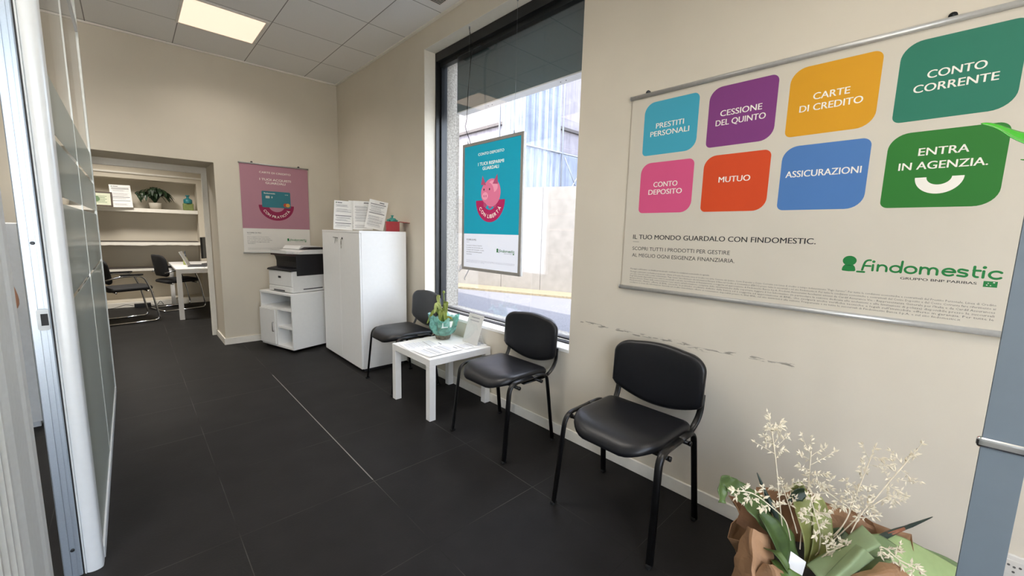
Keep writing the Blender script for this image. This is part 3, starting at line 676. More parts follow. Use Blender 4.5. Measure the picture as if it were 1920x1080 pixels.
# orchid-like plant in crinkled teal cellophane
M_LEAFY = mat('yellow_green_leaf', '7C8A3C', .5, nz=.25, ns=25); M_LEAFP = mat('pale_leaf', 'A9B36A', .55, nz=.25, ns=30)
def ribbon(bm, pts, widths, nrm=(0, 0, 1), n=8, fold=.2, curl=0, mi=0, th=.0012, wav=0, seed=0):
    """leaf or paper strip along a spline with a width profile, folded along the middle"""
    P = spline(pts, n); N = len(P); Wd = []
    for i in range(N):
        t_ = i/(N-1)*(len(widths)-1); k = min(len(widths)-2, int(t_)); Wd.append(widths[k]*(1-(t_-k)) + widths[k+1]*(t_-k))
    nr = V3(nrm); rows = []; m = 4
    for i, p in enumerate(P):
        tg = (P[min(N-1, i+1)]-P[max(0, i-1)]).normalized(); sd = tg.cross(nr).normalized(); up = sd.cross(tg)
        row = []
        for j in range(-m, m+1):
            a = j/m
            row.append(p + sd*(Wd[i]*a*cos(curl*a)) + up*(abs(a)*Wd[i]*fold + Wd[i]*sin(curl*abs(a))*.6 + wav*sin(i*1.1+seed+a*2)*abs(a)))
        rows.append(row)
    top = [[bm.verts.new(q) for q in r] for r in rows]
    ups = []
    for i in range(N):
        tg = (P[min(N-1, i+1)]-P[max(0, i-1)]).normalized(); sd = tg.cross(nr).normalized(); ups.append(sd.cross(tg))
    bot = [[bm.verts.new(q - ups[i]*th) for q in r] for i, r in enumerate(rows)]
    K = 2*m
    def q_(*v):
        f = bm.faces.new(v); f.material_index = mi; f.smooth = True
    for i in range(N-1):
        for j in range(K):
            q_(top[i][j], top[i][j+1], top[i+1][j+1], top[i+1][j]); q_(bot[i][j+1], bot[i][j], bot[i+1][j], bot[i+1][j+1])
        q_(top[i][0], top[i+1][0], bot[i+1][0], bot[i][0]); q_(top[i][K], bot[i][K], bot[i+1][K], top[i+1][K])
    for j in range(K): q_(top[0][j], bot[0][j], bot[0][j+1], top[0][j+1]); q_(top[-1][j+1], bot[-1][j+1], bot[-1][j], top[-1][j])
    return bm
t = thing('potted_plant', 'wilting green plant wrapped in teal cellophane on the white side table', 'plant', (-.165, 2.775, .45), RAD(-45))
bm = BM(); lathe(bm, [(.045, 0), (.058, .004), (.066, .03), (.066, .045), (.06, .046), (.05, .04), (0, .04)], 20); obj('bowl', bm, mat('grey_moss', '6A6355', .9, nz=.5, ns=60, bump=.8), t)
bm = BM(); lathe(bm, [(.035, .03), (.05, .10), (.045, .11), (.0, .10)], 16); obj('inner_pot', bm, mat('bark_brown', '8A6B48', .8, nz=.4, ns=50), t)
rnd = random.Random(2); bm = BM(); rings = []
for i, (r, z) in enumerate(((.055, .028), (.088, .055), (.105, .09), (.100, .12), (.105, .16), (.118, .19))):
    rings.append([bm.verts.new(((r*(1+.22*(rnd.random()-.5)*i/2+.13*sin(k*2.3+i)*i/4))*cos(2*pi*k/22), (r*(1+.22*(rnd.random()-.5)*i/2+.13*sin(k*2.3+i)*i/4))*sin(2*pi*k/22), z+.018*(rnd.random()-.5)*(i > 2)*(2+(i == 5)*2))) for k in range(22)])
for a, b in zip(rings, rings[1:]):
    for k in range(22): bm.faces.new((a[k], a[(k+1) % 22], b[(k+1) % 22], b[k]))
mc = mat('teal_cellophane', '7FB5A8', .12, spec=.8, nz=.45, ns=22)
_n = mc.node_tree.nodes; _l = mc.node_tree.links; _mx = _n.new('ShaderNodeMixShader'); _tr = _n.new('ShaderNodeBsdfTransparent'); _tr.inputs['Color'].default_value = (.62, .90, .84, 1); _mx.inputs[0].default_value = .55
_l.new(_tr.outputs[0], _mx.inputs[1]); _l.new(_n['Principled BSDF'].outputs[0], _mx.inputs[2]); _l.new(_mx.outputs[0], _n['Material Output'].inputs[0])
obj('cellophane', bm, mc, t)
bm = BM(); tube(bm, spline([(0, 0, .1), (-.004, .004, .20), (.006, 0, .30), (.004, 0, .385)], 5), [.006]*10+[.004]*6, 8); lathe(bm, [(0, 0), (.010, .006), (.012, .016), (.006, .026), (0, .028)], 10, (.004, 0, .375)); obj('stem', bm, M_LEAFY, t)
for pts, wds, m in (([(0, 0, .12), (-.03, -.02, .22), (-.07, -.03, .235), (-.125, -.04, .13)], [.008, .012, .014, .012, .004], M_LEAFY),
                    ([(0, 0, .13), (-.02, 0, .24), (-.045, .0, .34), (-.03, -.01, .355), (-.028, -.03, .31)], [.006, .012, .012, .008, .003], M_LEAFP),
                    ([(0, 0, .13), (.015, -.02, .24), (.025, -.05, .22), (.04, -.06, .13)], [.008, .02, .022, .016, .004], M_LEAFY),
                    ([(0, 0, .13), (-.008, -.03, .23), (-.012, -.05, .20), (-.02, -.055, .13)], [.008, .02, .022, .014, .004], M_LEAFY),
                    ([(0, 0, .13), (-.02, -.03, .26), (-.045, -.045, .29), (-.06, -.055, .22)], [.008, .016, .018, .004], M_LEAFP),
                    ([(0, 0, .13), (.02, -.01, .27), (.03, -.03, .30), (.035, -.05, .20)], [.008, .014, .020, .004], M_LEAFY),
                    ([(0, .0, .13), (.03, .02, .16), (.07, .0, .15), (.09, -.03, .115)], [.01, .022, .025, .016, .005], mat('yellow_leaf', 'B7A247', .5, nz=.3))):
    bm = BM(); ribbon(bm, pts, wds, (0, -1, .3), 6, .25); obj('leaf', bm, m, t, True)
bm = BM(); prism(bm, [(-.005, .105), (.085, .118), (.095, .165), (.012, .152)], lambda u, v, w_: V3((u, -.093+w_ + (v-.105)*.3, v)), .0015); obj('card', bm, M_PAPER, t, label='blank white gift card')

# ================================================================== tall cabinet
M_CAB = mat('cabinet_white', 'F4F4F2', .42, spec=.45, nz=.012)
t = thing('tall_cabinet', 'tall white two-door storage cabinet standing against the window wall', 'cabinet', (-.51, 3.6, 0))
bm = BM(); box(bm, .018, .462, 0, .018, .03, 1.30); box(bm, .018, .462, .938, .956, .03, 1.30); box(bm, .444, .462, .018, .938, .03, 1.30); box(bm, .018, .444, .018, .938, .03, .05); box(bm, .02, .444, .018, .938, .6, .62); box(bm, 0, .462, 0, .956, 1.30, 1.32, .001, 1); obj('body', bm, M_CAB, t)
bm = BM(); box(bm, .03, .44, .02, .936, 0, .03); obj('plinth', bm, mat('plinth_dark', '26262A', .7), t)
for y0, y1, n in ((.0015, .4765, 1), (.4795, .9545, 0)):
    bm = BM(); box(bm, 0, .017, y0, y1, .032, 1.298, .001, 1); d = obj('door', bm, M_CAB, t)
    bm = BM()
    if n:
        lathe(bm, [(.010, 0), (.010, .004), (.006, .006), (0, .006)], 14, M=Matrix.Translation((0, .40, 1.243)) @ Matrix.Rotation(-pi/2, 4, 'Y'))
        obj('lock', bm, mat('dark_steel'), d)
        bm = BM(); tube(bm, [(-.012, .40+.012*cos(a*pi/6), 1.225+.012*sin(a*pi/6)) for a in range(13)], .0012, 6); box(bm, -.0135, -.0115, .395, .407, 1.18, 1.215); prism(bm, [(.402, 1.18), (.396, 1.15), (.402, 1.145), (.405, 1.18)], lambda u, v, w_: V3((-.0135+w_, u, v)), .002)
        obj('key', bm, mat('key_brass', '6E6659', .35, metal=.8), d)
    else:
        bm = BM(); tube(bm, [(-.006, .50, 1.245), (-.008, .62, 1.250)], .003, 6); tube(bm, [(-.006, .56, 1.246), (-.008, .575, 1.19)], .0014, 5); tube(bm, [(-.006, .515, 1.245), (-.007, .53, 1.2)], .0012, 5); obj('hook_strip', bm, mat('dark_steel'), d)
# documents standing on the cabinet
def stand_doc(cx, cy, lean_, label, seed, roll, style, W=.21, zup=0):
    f = sheet('printed_form', label, 'document', W, .297, (cx, cy, 1.3215 + abs(W/2*sin(roll)) + zup), (RAD(-8), roll, RAD(lean_)), seed, 'forms standing on the tall cabinet', 0, style)
    bm = BM(); box(bm, -W*.3, W*.3, .001, .055, 0.001, .004); prism(bm, [(-W*.3, 0), (W*.3, 0), (W*.3, .07), (-W*.3, .07)], lambda u, v, w_: V3((u, .002+w_+v*.05, .002+v)), .002)
    p = obj('stand', bm, M_ACRY, f); p.rotation_euler = (RAD(8), 0, 0)
    return f
stand_doc(-.400, 4.262, -26, 'leftmost printed form standing on the tall cabinet', 11, RAD(2.5), 0, .185)
stand_doc(-.292, 4.235, -26, 'narrow folded form showing only its right part, second from the left on the cabinet', 12, RAD(5), 1, .16)
stand_doc(-.238, 4.145, -26, 'printed form with a ruled table, third from the left on the cabinet, tallest', 13, RAD(0), 2, .19, .008)
stand_doc(-.178, 4.025, -26, 'printed form at the right end of the row on the cabinet, tilted over', 14, RAD(11), 2, .185)
# red gift box
t = thing('gift_box', 'small red gift box with an open flap and teal tissue on the tall cabinet', 'box', (-.125, 3.725, 1.3205), RAD(-22))
M_RED = mat('red_card', '9A0A14', .5, nz=.04)
bm = BM(); s = .062
for a in ((-s, s, -s, -s+.003), (-s, s, s-.003, s), (-s, -s+.003, -s+.003, s-.003), (s-.003, s, -s+.003, s-.003)): box(bm, a[0], a[1], a[2], a[3], 0, .095)
box(bm, -s, s, -s, s, 0, .003); obj('body', bm, M_RED, t)
bm = BM(); M = Matrix.Translation((s, 0, .095)) @ Matrix.Rotation(RAD(6), 4, 'Y'); box(bm, 0, .12, -s, s, -.002, .003, M=M); box(bm, .117, .120, -s, s, -.012, .0, M=M); fl = obj('lid_flap', bm, M_RED, t)
bm = BM(); tube(bm, spline([(.15, -.02, .082), (.165, -.025, .065), (.172, -.02, .052)], 4), .002, 6); obj('ribbon', bm, mat('dark_ribbon', '2A2422', .6), fl)
bm = BM(); rnd = random.Random(6)
b2 = bmesh.new(); bmesh.ops.create_icosphere(b2, subdivisions=3, radius=.05)
for v in b2.verts: v.co = v.co*(1+.35*noise.noise(v.co*45)); v.co.z = v.co.z*.62+.10
add(bm, b2); lathe(bm, [(.012, .12), (.008, .142), (.016, .155), (0, .158)], 9); obj('tissue', bm, mat('teal_tissue', '3F8F83', .5, nz=.4, ns=40), t)

# ================================================================== printer stand and printer
t = thing('printer_stand', 'white printer cabinet on castors with open shelves in the corner', 'cabinet', (-.9005, 4.9155, 0), RAD(-73.2))
W2 = .295; D = .50
bm = BM()
box(bm, -W2, W2, -.006, D, .613, .635, .001, 1); obj('top_board', bm, M_CAB, t)
bm = BM(); box(bm, -W2, W2, 0, D, .03, .052); obj('bottom_board', bm, M_CAB, t)
for x0 in (-W2, W2-.018):
    bm = BM(); box(bm, x0, x0+.018, 0, D, .052, .613); obj('side_panel', bm, M_CAB, t)
bm = BM(); box(bm, -W2+.018, W2-.018, D-.012, D, .052, .613); obj('back_panel', bm, M_CAB, t)
bm = BM(); box(bm, -W2+.018, W2-.018, .0, D-.012, .445, .467); obj('shelf', bm, M_CAB, t)
bm = BM(); box(bm, .012, W2-.018, .01, D-.012, .245, .263); obj('shelf', bm, M_CAB, t)
bm = BM(); box(bm, -.005, .012, 0, D-.012, .052, .445); obj('divider', bm, M_CAB, t)
bm = BM(); box(bm, -W2+.003, -.006, -.018, -.001, .055, .443, .001, 1); d = obj('door', bm, M_CAB, t)
bm = BM(); tube(bm, fillet([(-.03, -.016, .20), (-.03, -.032, .20), (-.03, -.032, .30), (-.03, -.016, .30)], .006, 3), .0045, 8); obj('handle', bm, mat('dull_nickel', 'A9A9A6', .35, metal=.8), d)
for x in (-.26, .26):
    for y in (.04, D-.05):
        bm = BM(); lathe(bm, [(.0, -.009), (.012, -.009), (.015, -.004), (.015, .004), (.012, .009), (0, .009)], 12, M=Matrix.Translation((x, y, .0152)) @ Matrix.Rotation(pi/2, 4, 'Y')); box(bm, x-.012, x+.012, y-.012, y+.012, .022, .03); obj('castor', bm, M_RUB, t)
M_PRW = mat('printer_white', 'E4E4E2', .5, nz=.015); M_PRB = mat('printer_black', '15161C', .45, nz=.1); M_PRG = mat('printer_grey', 'A8ABAE', .5)
pr_ = thing('printer', 'white and black multifunction printer on the printer cabinet', 'printer', (-.9005+.0*1, 4.9155, .6355), RAD(-73.2))
def PB(name, bm, m, par=None, smooth=None, label=None):
    bmesh.ops.translate(bm, verts=bm.verts[:], vec=(.045, .03, 0)); return obj(name, bm, m, par or pr_, smooth, label)
bm = BM(); box(bm, -.215, .215, .012, .44, .008, .235, .006, 2); box(bm, -.21, .21, 0.004, .02, .07, .235, .006, 2)
box(bm, -.19, .19, .03, .42, 0, .008); body = PB('body', bm, M_PRW)
bm = BM(); box(bm, -.205, .205, -.001, .014, .010, .064, .004, 1); tr = PB('paper_tray', bm, M_PRW)
bm = BM(); box(bm, -.11, .09, -.003, .0, .014, .030); PB('tray_grip', bm, mat('dark_recess', '55565A', .7), tr)
bm = BM(); box(bm, -.03, .02, .001, .0045, .155, .178, .002, 1); PB('badge', bm, mat('badge_dark', '2B2C30', .4), body)
bm = BM(); box(bm, .2148, .2165, .13, .36, .03, .042); box(bm, .2148, .2165, .40, .43, .04, .07); PB('side_slot', bm, mat('dark_recess'), body)
bm = BM(); prism(bm, [(-.004, .236), (.16, .236), (.16, .262), (.10, .268), (.01, .256), (-.004, .248)], lambda u, v, w_: V3((-.222+w_, u, v)), .444); PB('output_cover', bm, M_PRB)
bm = BM(); prism(bm, [(.10, .236), (.44, .236), (.44, .415), (.10, .415), (.07, .405), (.09, .37), (.10, .33)], lambda u, v, w_: V3((-.216+w_, u, v)), .432); box(bm, .2155, .2215, .06, .43, .185, .41, .003, 1); PB('upper_housing', bm, M_PRB)
bm = BM(); prism(bm, [(.14, .225), (.20, .205), (.42, .205), (.42, .238), (.14, .238)], lambda u, v, w_: V3((.2152+w_, u, v)), .006); PB('side_door', bm, M_PRG)
bm = BM(); prism(bm, [(.10, .416), (.45, .416), (.45, .462), (.19, .462), (.10, .44)], lambda u, v, w_: V3((-.190+w_, u, v)), .414); sc = PB('scanner', bm, M_PRW)
bm = BM(); prism(bm, [(.17, .4625), (.44, .4625), (.43, .492), (.20, .500), (.17, .47)], lambda u, v, w_: V3((-.20+w_, u, v)), .30); PB('document_feeder', bm, M_PRW, sc)
bm = BM(); prism(bm, [(.17, .4625), (.43, .4625), (.41, .486), (.23, .486)], lambda u, v, w_: V3((.10+w_, u, v)), .10); PB('feeder_tray', bm, M_PRB, sc)
bm = BM(); prism(bm, [(.02, .418), (.105, .416), (.105, .441), (.02, .450)], lambda u, v, w_: V3((-.185+w_, u, v)), .30); cp = PB('control_panel', bm, M_PRW)
bm = BM(); prism(bm, [(.022, .398), (.115, .385), (.115, .4155), (.022, .4175)], lambda u, v, w_: V3((-.185+w_, u, v)), .40); PB('panel_underside', bm, mat('maroon_black', '2A1519', .45), cp)
bm = BM(); prism(bm, [(.028, .4505), (.08, .4445), (.08, .4455), (.028, .4515)], lambda u, v, w_: V3((-.16+w_, u, v)), .16); PB('touch_screen', bm, M_PRB, cp)
# ================================================================== posters
def pm(name, col, rough=.55): return mat(name, col, rough, spec=.35, nz=.012, ns=8)
M_SHEET = pm('poster_sheet', 'CFC8B9'); M_WT = pm('print_white', 'F1ECE2'); M_BK = pm('print_black', '2C2B2C'); M_GY = pm('print_grey', '5C5A57')
M_LG = pm('logo_green', '1E7A3C'); M_LGD = pm('logo_green_dark', '16542C')
M_RAIL = mat('poster_rail', 'B9B9B6', .3, metal=.35, nz=.05, ns=80)
LOGO = [M_LG, M_BK, M_WT, M_LGD]            # indices 0,1,2,3
def hook(par, u, v):
    bm = BM(); lathe(bm, [(.0, 0), (.011, 0), (.011, .010), (.004, .011), (.004, .015), (0, .015)], 14, M=Matrix.Translation((u, -.0, v)) @ Matrix.Rotation(pi/2, 4, 'X')); o = obj('hanger', bm, mat('dark_steel'), par)
    return o
def rail(par, W, v, r=.0105):
    bm = BM(); tube(bm, [(-.008, -.0125, v), (W+.008, -.0125, v)], r, 14); 
    for u in (-.009, W+.006): lathe(bm, [(r+.001, 0), (r+.001, .003), (0, .003)], 14, M=Matrix.Translation((u, -.0125, v)) @ Matrix.Rotation(pi/2, 4, 'Y'))
    return obj('rail', bm, M_RAIL, par)
# ---- the big one on the right wall: u = 0 .. 1.40 left to right, v = height
big = thing('wall_poster', 'large white poster with eight coloured squares on the wall above the nearest chair', 'poster', (0, 1.2229, 1.0406), RAD(-90))
PW = 1.40
bm = BM(); box(bm, 0, PW, -.0095, -.0085, .018, 1.005); obj('sheet', bm, M_SHEET, big)
rail(big, PW, 1.0125); rail(big, PW, .0105); hook(big, .085, 1.027); hook(big, 1.155, 1.027)
Y0 = 1.2229; Z0 = 1.0406; SW = .0096
cols = [(1.147, .868), (.822, .546), (.505, .226), (.180, -.099)]
tiles = [('3FA3BC', [('PRESTITI', .143, .012), ('PERSONALI', .200, -.026)]), ('7E3A7B', [('CESSIONE', .168, .014), ('DEL QUINTO', .202, -.026)]),
         ('D69A1C', [('CARTE', .112, .014), ('DI CREDITO', .195, -.027)]), ('27765F', [('CONTO', .132, .016), ('CORRENTE', .190, -.026)]),
         ('D65584', [('CONTO', .126, .017), ('DEPOSITO', .177, -.021)]), ('D2491F', [('MUTUO', .131, .017)]),
         ('4C79B4', [('ASSICURAZIONI', .240, .017)]), ('2A762B', [('ENTRA', .117, .060), ('IN AGENZIA.', .207, .014)])]
for i, (c, lines) in enumerate(tiles):
    ya, yb = cols[i % 4]; u0, u1 = Y0-ya, Y0-yb; v0, v1 = (1.749-Z0, 2.012-Z0) if i < 4 else (1.455-Z0, 1.711-Z0)
    bm = BM(); face(bm, rrect(u0, u1, v0, v1, (.022, .055, .028, .055), 8), SW)
    tl = flat_obj('colour_square', bm, pm('square_%d' % i, c), big)
    bm = BM(); uc = (u0+u1)/2; vc = (v0+v1)/2
    for s, wd_, dv in lines: text(bm, s, uc, vc+dv-.013, wd_, .0265, SW+.0004, 0, .016)
    if i == 7:
        flat_obj('lettering', bm, M_WT, tl); bm = BM()
        face(bm, ell(uc, vc-.027, .058, .056, 24, pi, 2*pi)[0:] + ell(uc, vc-.027, .030, .026, 16, 2*pi, pi), SW+.0004)
    flat_obj('lettering' if i < 7 else 'smile', bm, M_WT, tl)
bm = BM()
text(bm, 'IL TUO MONDO GUARDALO CON FINDOMESTIC.', Y0-1.168, 1.318-Z0, .812, .0245, SW, 1, .016, 'L')
flat_obj('headline', bm, LOGO, big)
bm = BM(); qd(bm, Y0-1.168, Y0-1.132, 1.3025-Z0, 1.3040-Z0, SW)
text(bm, 'SCOPRI TUTTI I PRODOTTI PER GESTIRE', Y0-1.168, 1.258-Z0, .497, .0195, SW, 0, 0, 'L')
flat_obj('subheading', bm, M_BK, big); bm = BM()
text(bm, 'AL MEGLIO OGNI ESIGENZA FINANZIARIA.', Y0-1.168, 1.222-Z0, .520, .0195, SW, 0, 0, 'L')
flat_obj('subheading', bm, M_BK, big)
fine = ['Messaggio pubblicitario con finalità promozionale: verificare le condizioni economiche in agenzia.',
 'Messaggio pubblicitario con finalità promozionale. Offerta di Prestito Personale, Linea di Credito con carta, Cessione del Quinto, Conto Deposito e Conto Corrente con Linea di credito a tempo indeterminato "Pago Sereno". Per tutte le condizioni economiche e contrattuali del Prestito Personale, Linea di Credito',
 'con carta e Linea di credito a tempo indeterminato "Pago Sereno" fare riferimento alle Informazioni Europee di Base sul Credito ai Consumatori (IEBCC) presso tutte le succursali e sul sito Findomestic.it. Per tutte le condizioni economiche e contrattuali del Conto Deposito e del Conto Corrente fare riferimento ai',
 'Fogli Informativi disponibili presso tutte le succursali e sul sito. La richiesta di finanziamento è soggetta ad approvazione di Findomestic Banca S.p.A. Prodotti Assicurativi facoltativi emessi da Cardif Assurance Vie - Rappresentanza Generale per l\'Italia e da Cardif Assurances',
 'Risques Divers. Prima della sottoscrizione e per avere un\'informazione completa delle caratteristiche della copertura, leggere il Set Informativo (in particolare la sezione dedicata alle esclusioni e alle limitazioni di polizza) disponibile presso le succursali',
 'Findomestic. Mutuo: offerta di BNL, secondo le politiche creditizie definite dalla banca ed è soggetta ad approvazione di BNL, che svolgerà anche verifiche tecniche e legali sull\'immobile offerto in garanzia. Per tutte le',
 'condizioni si rinvia alle Informazioni Generali sul credito immobiliare offerto ai consumatori disponibili presso le filiali BNL, sul sito www.bnl.it alla sezione Trasparenza e su tutte le succursali di Findomestic Banca S.p.A. e sul sito findomestic.it']
bm = BM(); text(bm, fine[0], Y0-1.172, 1.153-Z0, .42, .0072, SW, 0, .014, 'L')
for i, s in enumerate(fine[1:]): text(bm, s, Y0-1.172, 1.1375-.0118*i-Z0, 1.306 if i < 5 else 1.235, .0074, SW, 0, .004, 'L')
flat_obj('small_print', bm, M_GY, big)
bm = BM(); logo(bm, Y0-.264, 1.203-Z0, .398, 0, 1, 2, SW); flat_obj('logo', bm, LOGO, big)

# ---- portrait posters share a layout: 0.70 x 1.00
def portrait(root, W, HT, top_col, band_col, l1, l2, l3, arc_s, para, z_off, art):
    """prints on a sheet whose lower left corner is (0,0)"""
    s0 = z_off
    bm = BM(); qd(bm, 0, W, HT*.285, HT, s0); flat_obj('colour_field', bm, pm(root.name+'_field', top_col), root)
    bm = BM()
    text(bm, l1, W*.50, HT*.912, W*.46, .021, s0+.0004, 0, .012); flat_obj('headline', bm, M_WT, root); bm = BM(); text(bm, l2, W*.50, HT*.832, W*.46, .026, s0+.0004); text(bm, l3, W*.50, HT*.795, W*.29, .026, s0+.0004)
    flat_obj('headline', bm, M_WT, root)
    bm = BM(); cu, cv, R = W*.5, HT*.555, W*.262
    face(bm, [(cu+R*1.0*cos(pi+pi*k/28), cv+R*.66/1.0*1.0*sin(pi+pi*k/28)*1.0*(.175*HT/ (R*.66))) for k in range(29)], s0+.0003)
    bnd = flat_obj('smile_band', bm, pm(root.name+'_band', band_col), root)
    bm = BM(); face(bm, [(cu+R*.45*cos(pi+pi*k/20), cv+.075*sin(pi+pi*k/20)) for k in range(21)], s0+.0005); flat_obj('inner_field', bm, pm(root.name+'_field', top_col), bnd)
    bm = BM(); arc_text(bm, arc_s, cu, cv+.010, R*.86, RAD(-64), RAD(64), .029, s0+.0008); flat_obj('lettering', bm, M_WT, bnd)
    art(cu, cv, s0, bnd)
    bm = BM(); text(bm, 'SCOPRI DI PIÙ.', W*.055, HT*.228, W*.20, .014, s0, 0, .016, 'L'); qd(bm, W*.055, W*.11, HT*.2135, HT*.2148, s0)
    for i, s in enumerate(para): text(bm, s, W*.055, HT*(.183-.0185*i), W*(.31+.02*((i*7) % 3)) if i < 4 else W*.11, .0085, s0, 0, .018 if i >= 3 else .004, 'L')
    for i in range(3): text(bm, fine[i+1][:210 if i < 2 else 90], W*.055, HT*(.060-.0085*i), W*(.89 if i < 2 else .36), .0042, s0, 0, 0, 'L')
    flat_obj('small_print', bm, M_GY, root)
    bm = BM(); logo(bm, W*.635, HT*.135, W*.305, 0, 1, 2, s0); flat_obj('logo', bm, LOGO, root)
# pink wall poster
FZ0 = 1.0291
pk = thing('wall_poster', 'pink poster with a teal payment card on the far wall above the printer', 'poster', (-1.0716, fy(-1.0716), FZ0), math.atan(FA))
bm = BM(); box(bm, 0, .697, -.0095, -.0085, .012, 1.005); obj('sheet', bm, pm('poster_sheet_white', 'E4E0D8'), pk)
rail(pk, .697, 1.0075, .008); rail(pk, .697, .009, .008); hook(pk, .12, 1.02); hook(pk, .60, 1.02)
def card_art(cu, cv, s0, par):
    bm = BM(); face(bm, rrect(cu-.148, cu+.148, cv-.025, cv+.160, .012), s0+.0012); c = flat_obj('payment_card', bm, pm('card_teal', '2F7480'), par)
    bm = BM(); text(bm, 'findomestic', cu-.125, cv+.128, .115, .016, s0+.0016, 0, .02, 'L'); text(bm, 'carta', cu+.125, cv+.126, .035, .010, s0+.0016, 0, 0, 'R')
    face(bm, rrect(cu-.110, cu-.068, cv+.078, cv+.106, .004), s0+.0016, 1); stroke(bm, arcp(cu-.055, cv+.092, .008, -50, 50, 5), .003, s0+.0016, 0); stroke(bm, arcp(cu-.055, cv+.092, .014, -50, 50, 5), .003, s0+.0016, 0)
    face(bm, ell(cu+.092, cv+.008, .022, .022), s0+.0016, 2); face(bm, ell(cu+.118, cv+.008, .022, .022), s0+.0018, 3)
    flat_obj('card_print', bm, [M_WT, pm('chip_silver', 'B9BBB4'), pm('dot_red', 'B5452F'), pm('dot_amber', 'D8A04A')], c)
portrait(pk, .697, 1.0, 'B07F8D', '8C1846', 'CARTE DI CREDITO', 'I TUOI ACQUISTI', 'GUARDALI', 'CON PRATICITÀ',
         ['Puoi scegliere tra Carta Nova,', 'la carta semplice per i tuoi acquisti,', 'per te che vuoi più flessibilità', 'la modalità di pagamento che', 'desideri.'], .0100, card_art)
# teal poster hanging in the window: framed on both sides
tp = thing('window_poster', 'teal framed poster with a pink piggy bank hanging on wires in the window', 'poster', (.030, 2.782, 1.022), RAD(-90))
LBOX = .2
M_FR = mat('frame_aluminium', 'A5A29C', .35, metal=.25, nz=.05); PWW, PHH = .700, 1.012
bm = BM(); 
for a in ((-.004, .022, 0, PHH), (PWW-.022, PWW+.004, 0, PHH)): box(bm, a[0], a[1], -.004, .012, a[2], a[3], .001, 1)
for z0, z1 in ((0, .024), (PHH-.024, PHH)): box(bm, .022, PWW-.022, -.004, .012, z0, z1, .001, 1)
obj('frame', bm, M_FR, tp)
bm = BM(); box(bm, .004, PWW-.002, .0125, .028, .002, PHH-.002); obj('back_frame', bm, mat('frame_white', 'E8E9EA', .4), tp)
bm = BM(); box(bm, .02, PWW-.02, -.0005, .0124, .02, PHH-.02); obj('sheet', bm, pm('poster_sheet_cool', 'DCE0EC'), tp)
hold = bpy.data.objects.new('print_area', None); COL.objects.link(hold); hold.parent = tp; hold.location = (.022, 0, .024)
def pig_art(cu, cv, s0, par):
    pc = [pm('pig_pink', 'CF6F8E'), pm('pig_dark', 'A84A6C'), pm('pig_light', 'DE93AA'), pm('pig_eye', '2A1A20')]
    bm = BM(); z = s0+.0012
    for (x, y) in ((-.055, -.040), (.055, -.045), (.005, -.052)): face(bm, rrect(cu+x-.020, cu+x+.020, cv+y-.012, cv+y+.05, .010), z-.0001, 1)
    face(bm, ell(cu+.018, cv+.055, .105, .105, 32), z, 0); face(bm, ell(cu+.03, cv+.10, .06, .045, 24), z+.0003, 2)
    face(bm, ell(cu-.03, cv+.055, .078, .080, 28), z+.0005, 0)
    for sx in (-.085, .055): face(bm, [(cu+sx-.026, cv+.120), (cu+sx+.036, cv+.115), (cu+sx+.016+(.012 if sx > 0 else -.022), cv+.190)], z+.0007, 1)
    face(bm, ell(cu-.058, cv+.032, .036, .030, 20), z+.0008, 2)
    for dx in (-.012, .012): face(bm, ell(cu-.058+dx, cv+.032, .005, .009, 10), z+.0011, 1)
    for dx in (-.072, -.005): face(bm, ell(cu+dx, cv+.082, .007, .009, 12), z+.0011, 3)
    flat_obj('piggy_bank', bm, pc, par)
# lettering, field and logo go straight under the poster
_b = set(bpy.data.objects)
portrait(tp, PWW-.044, PHH-.048, '0A93AC', 'A51E55', 'CONTO DEPOSITO', 'I TUOI RISPARMI', 'GUARDALI', 'CON LIBERTÀ',
         ['Il tuo conto con l\'opzione di risparmio,', 'la somma che vuoi vincolare per', 'il tempo che hai scelto. In più,', 'hai la libertà di svincolarla quando', 'vuoi a costo zero.'], .0010, pig_art)
for o in set(bpy.data.objects) - _b:
    if o.parent == tp: o.location = (.022, 0, .024)
bpy.data.objects.remove(hold)
for u in (.06, .60):
    bm = BM(); tube(bm, [(u, .004, PHH), (u, .004, WZ1-1.022-.002)], .0009, 5); obj('hanging_wire', bm, mat('steel_wire', '9EA3A6', .3, metal=.8), tp)
    bm = BM(); lathe(bm, [(.004, 0), (.004, .02), (.002, .022), (.0, .022)], 8, (u, .004, PHH)); lathe(bm, [(.006, 0), (.006, .012)], 8, (u, .004, WZ1-1.022-.014)); obj('wire_clamp', bm, mat('steel_wire'), tp)
bm = BM(); tube(bm, spline([(.03, 2.722, WZ1-.002), (.05, 2.727, 2.84), (.098, 2.76, 2.80), (.100, 2.79, 2.70), (.085, 2.80, 2.45), (.06, 2.78, 2.25), (.055, 2.79, 2.18), (.04, 2.72, 2.08), (.036, 2.695, 2.036)], 6), .0028, 6)
bmesh.ops.transform(bm, matrix=(Matrix.Translation(tp.location) @ Matrix.Rotation(RAD(-90), 4, 'Z')).inverted(), verts=bm.verts[:]); obj('power_cord', bm, mat('cord_black', '121212', .6), tp)

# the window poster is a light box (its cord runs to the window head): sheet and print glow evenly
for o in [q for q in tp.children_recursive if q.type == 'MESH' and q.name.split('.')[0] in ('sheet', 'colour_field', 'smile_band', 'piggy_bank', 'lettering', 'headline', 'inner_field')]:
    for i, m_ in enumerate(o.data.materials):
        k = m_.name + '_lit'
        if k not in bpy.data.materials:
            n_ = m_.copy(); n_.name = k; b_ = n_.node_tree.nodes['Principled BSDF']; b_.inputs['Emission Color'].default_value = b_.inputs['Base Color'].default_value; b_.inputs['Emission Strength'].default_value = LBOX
        o.data.materials[i] = bpy.data.materials[k]
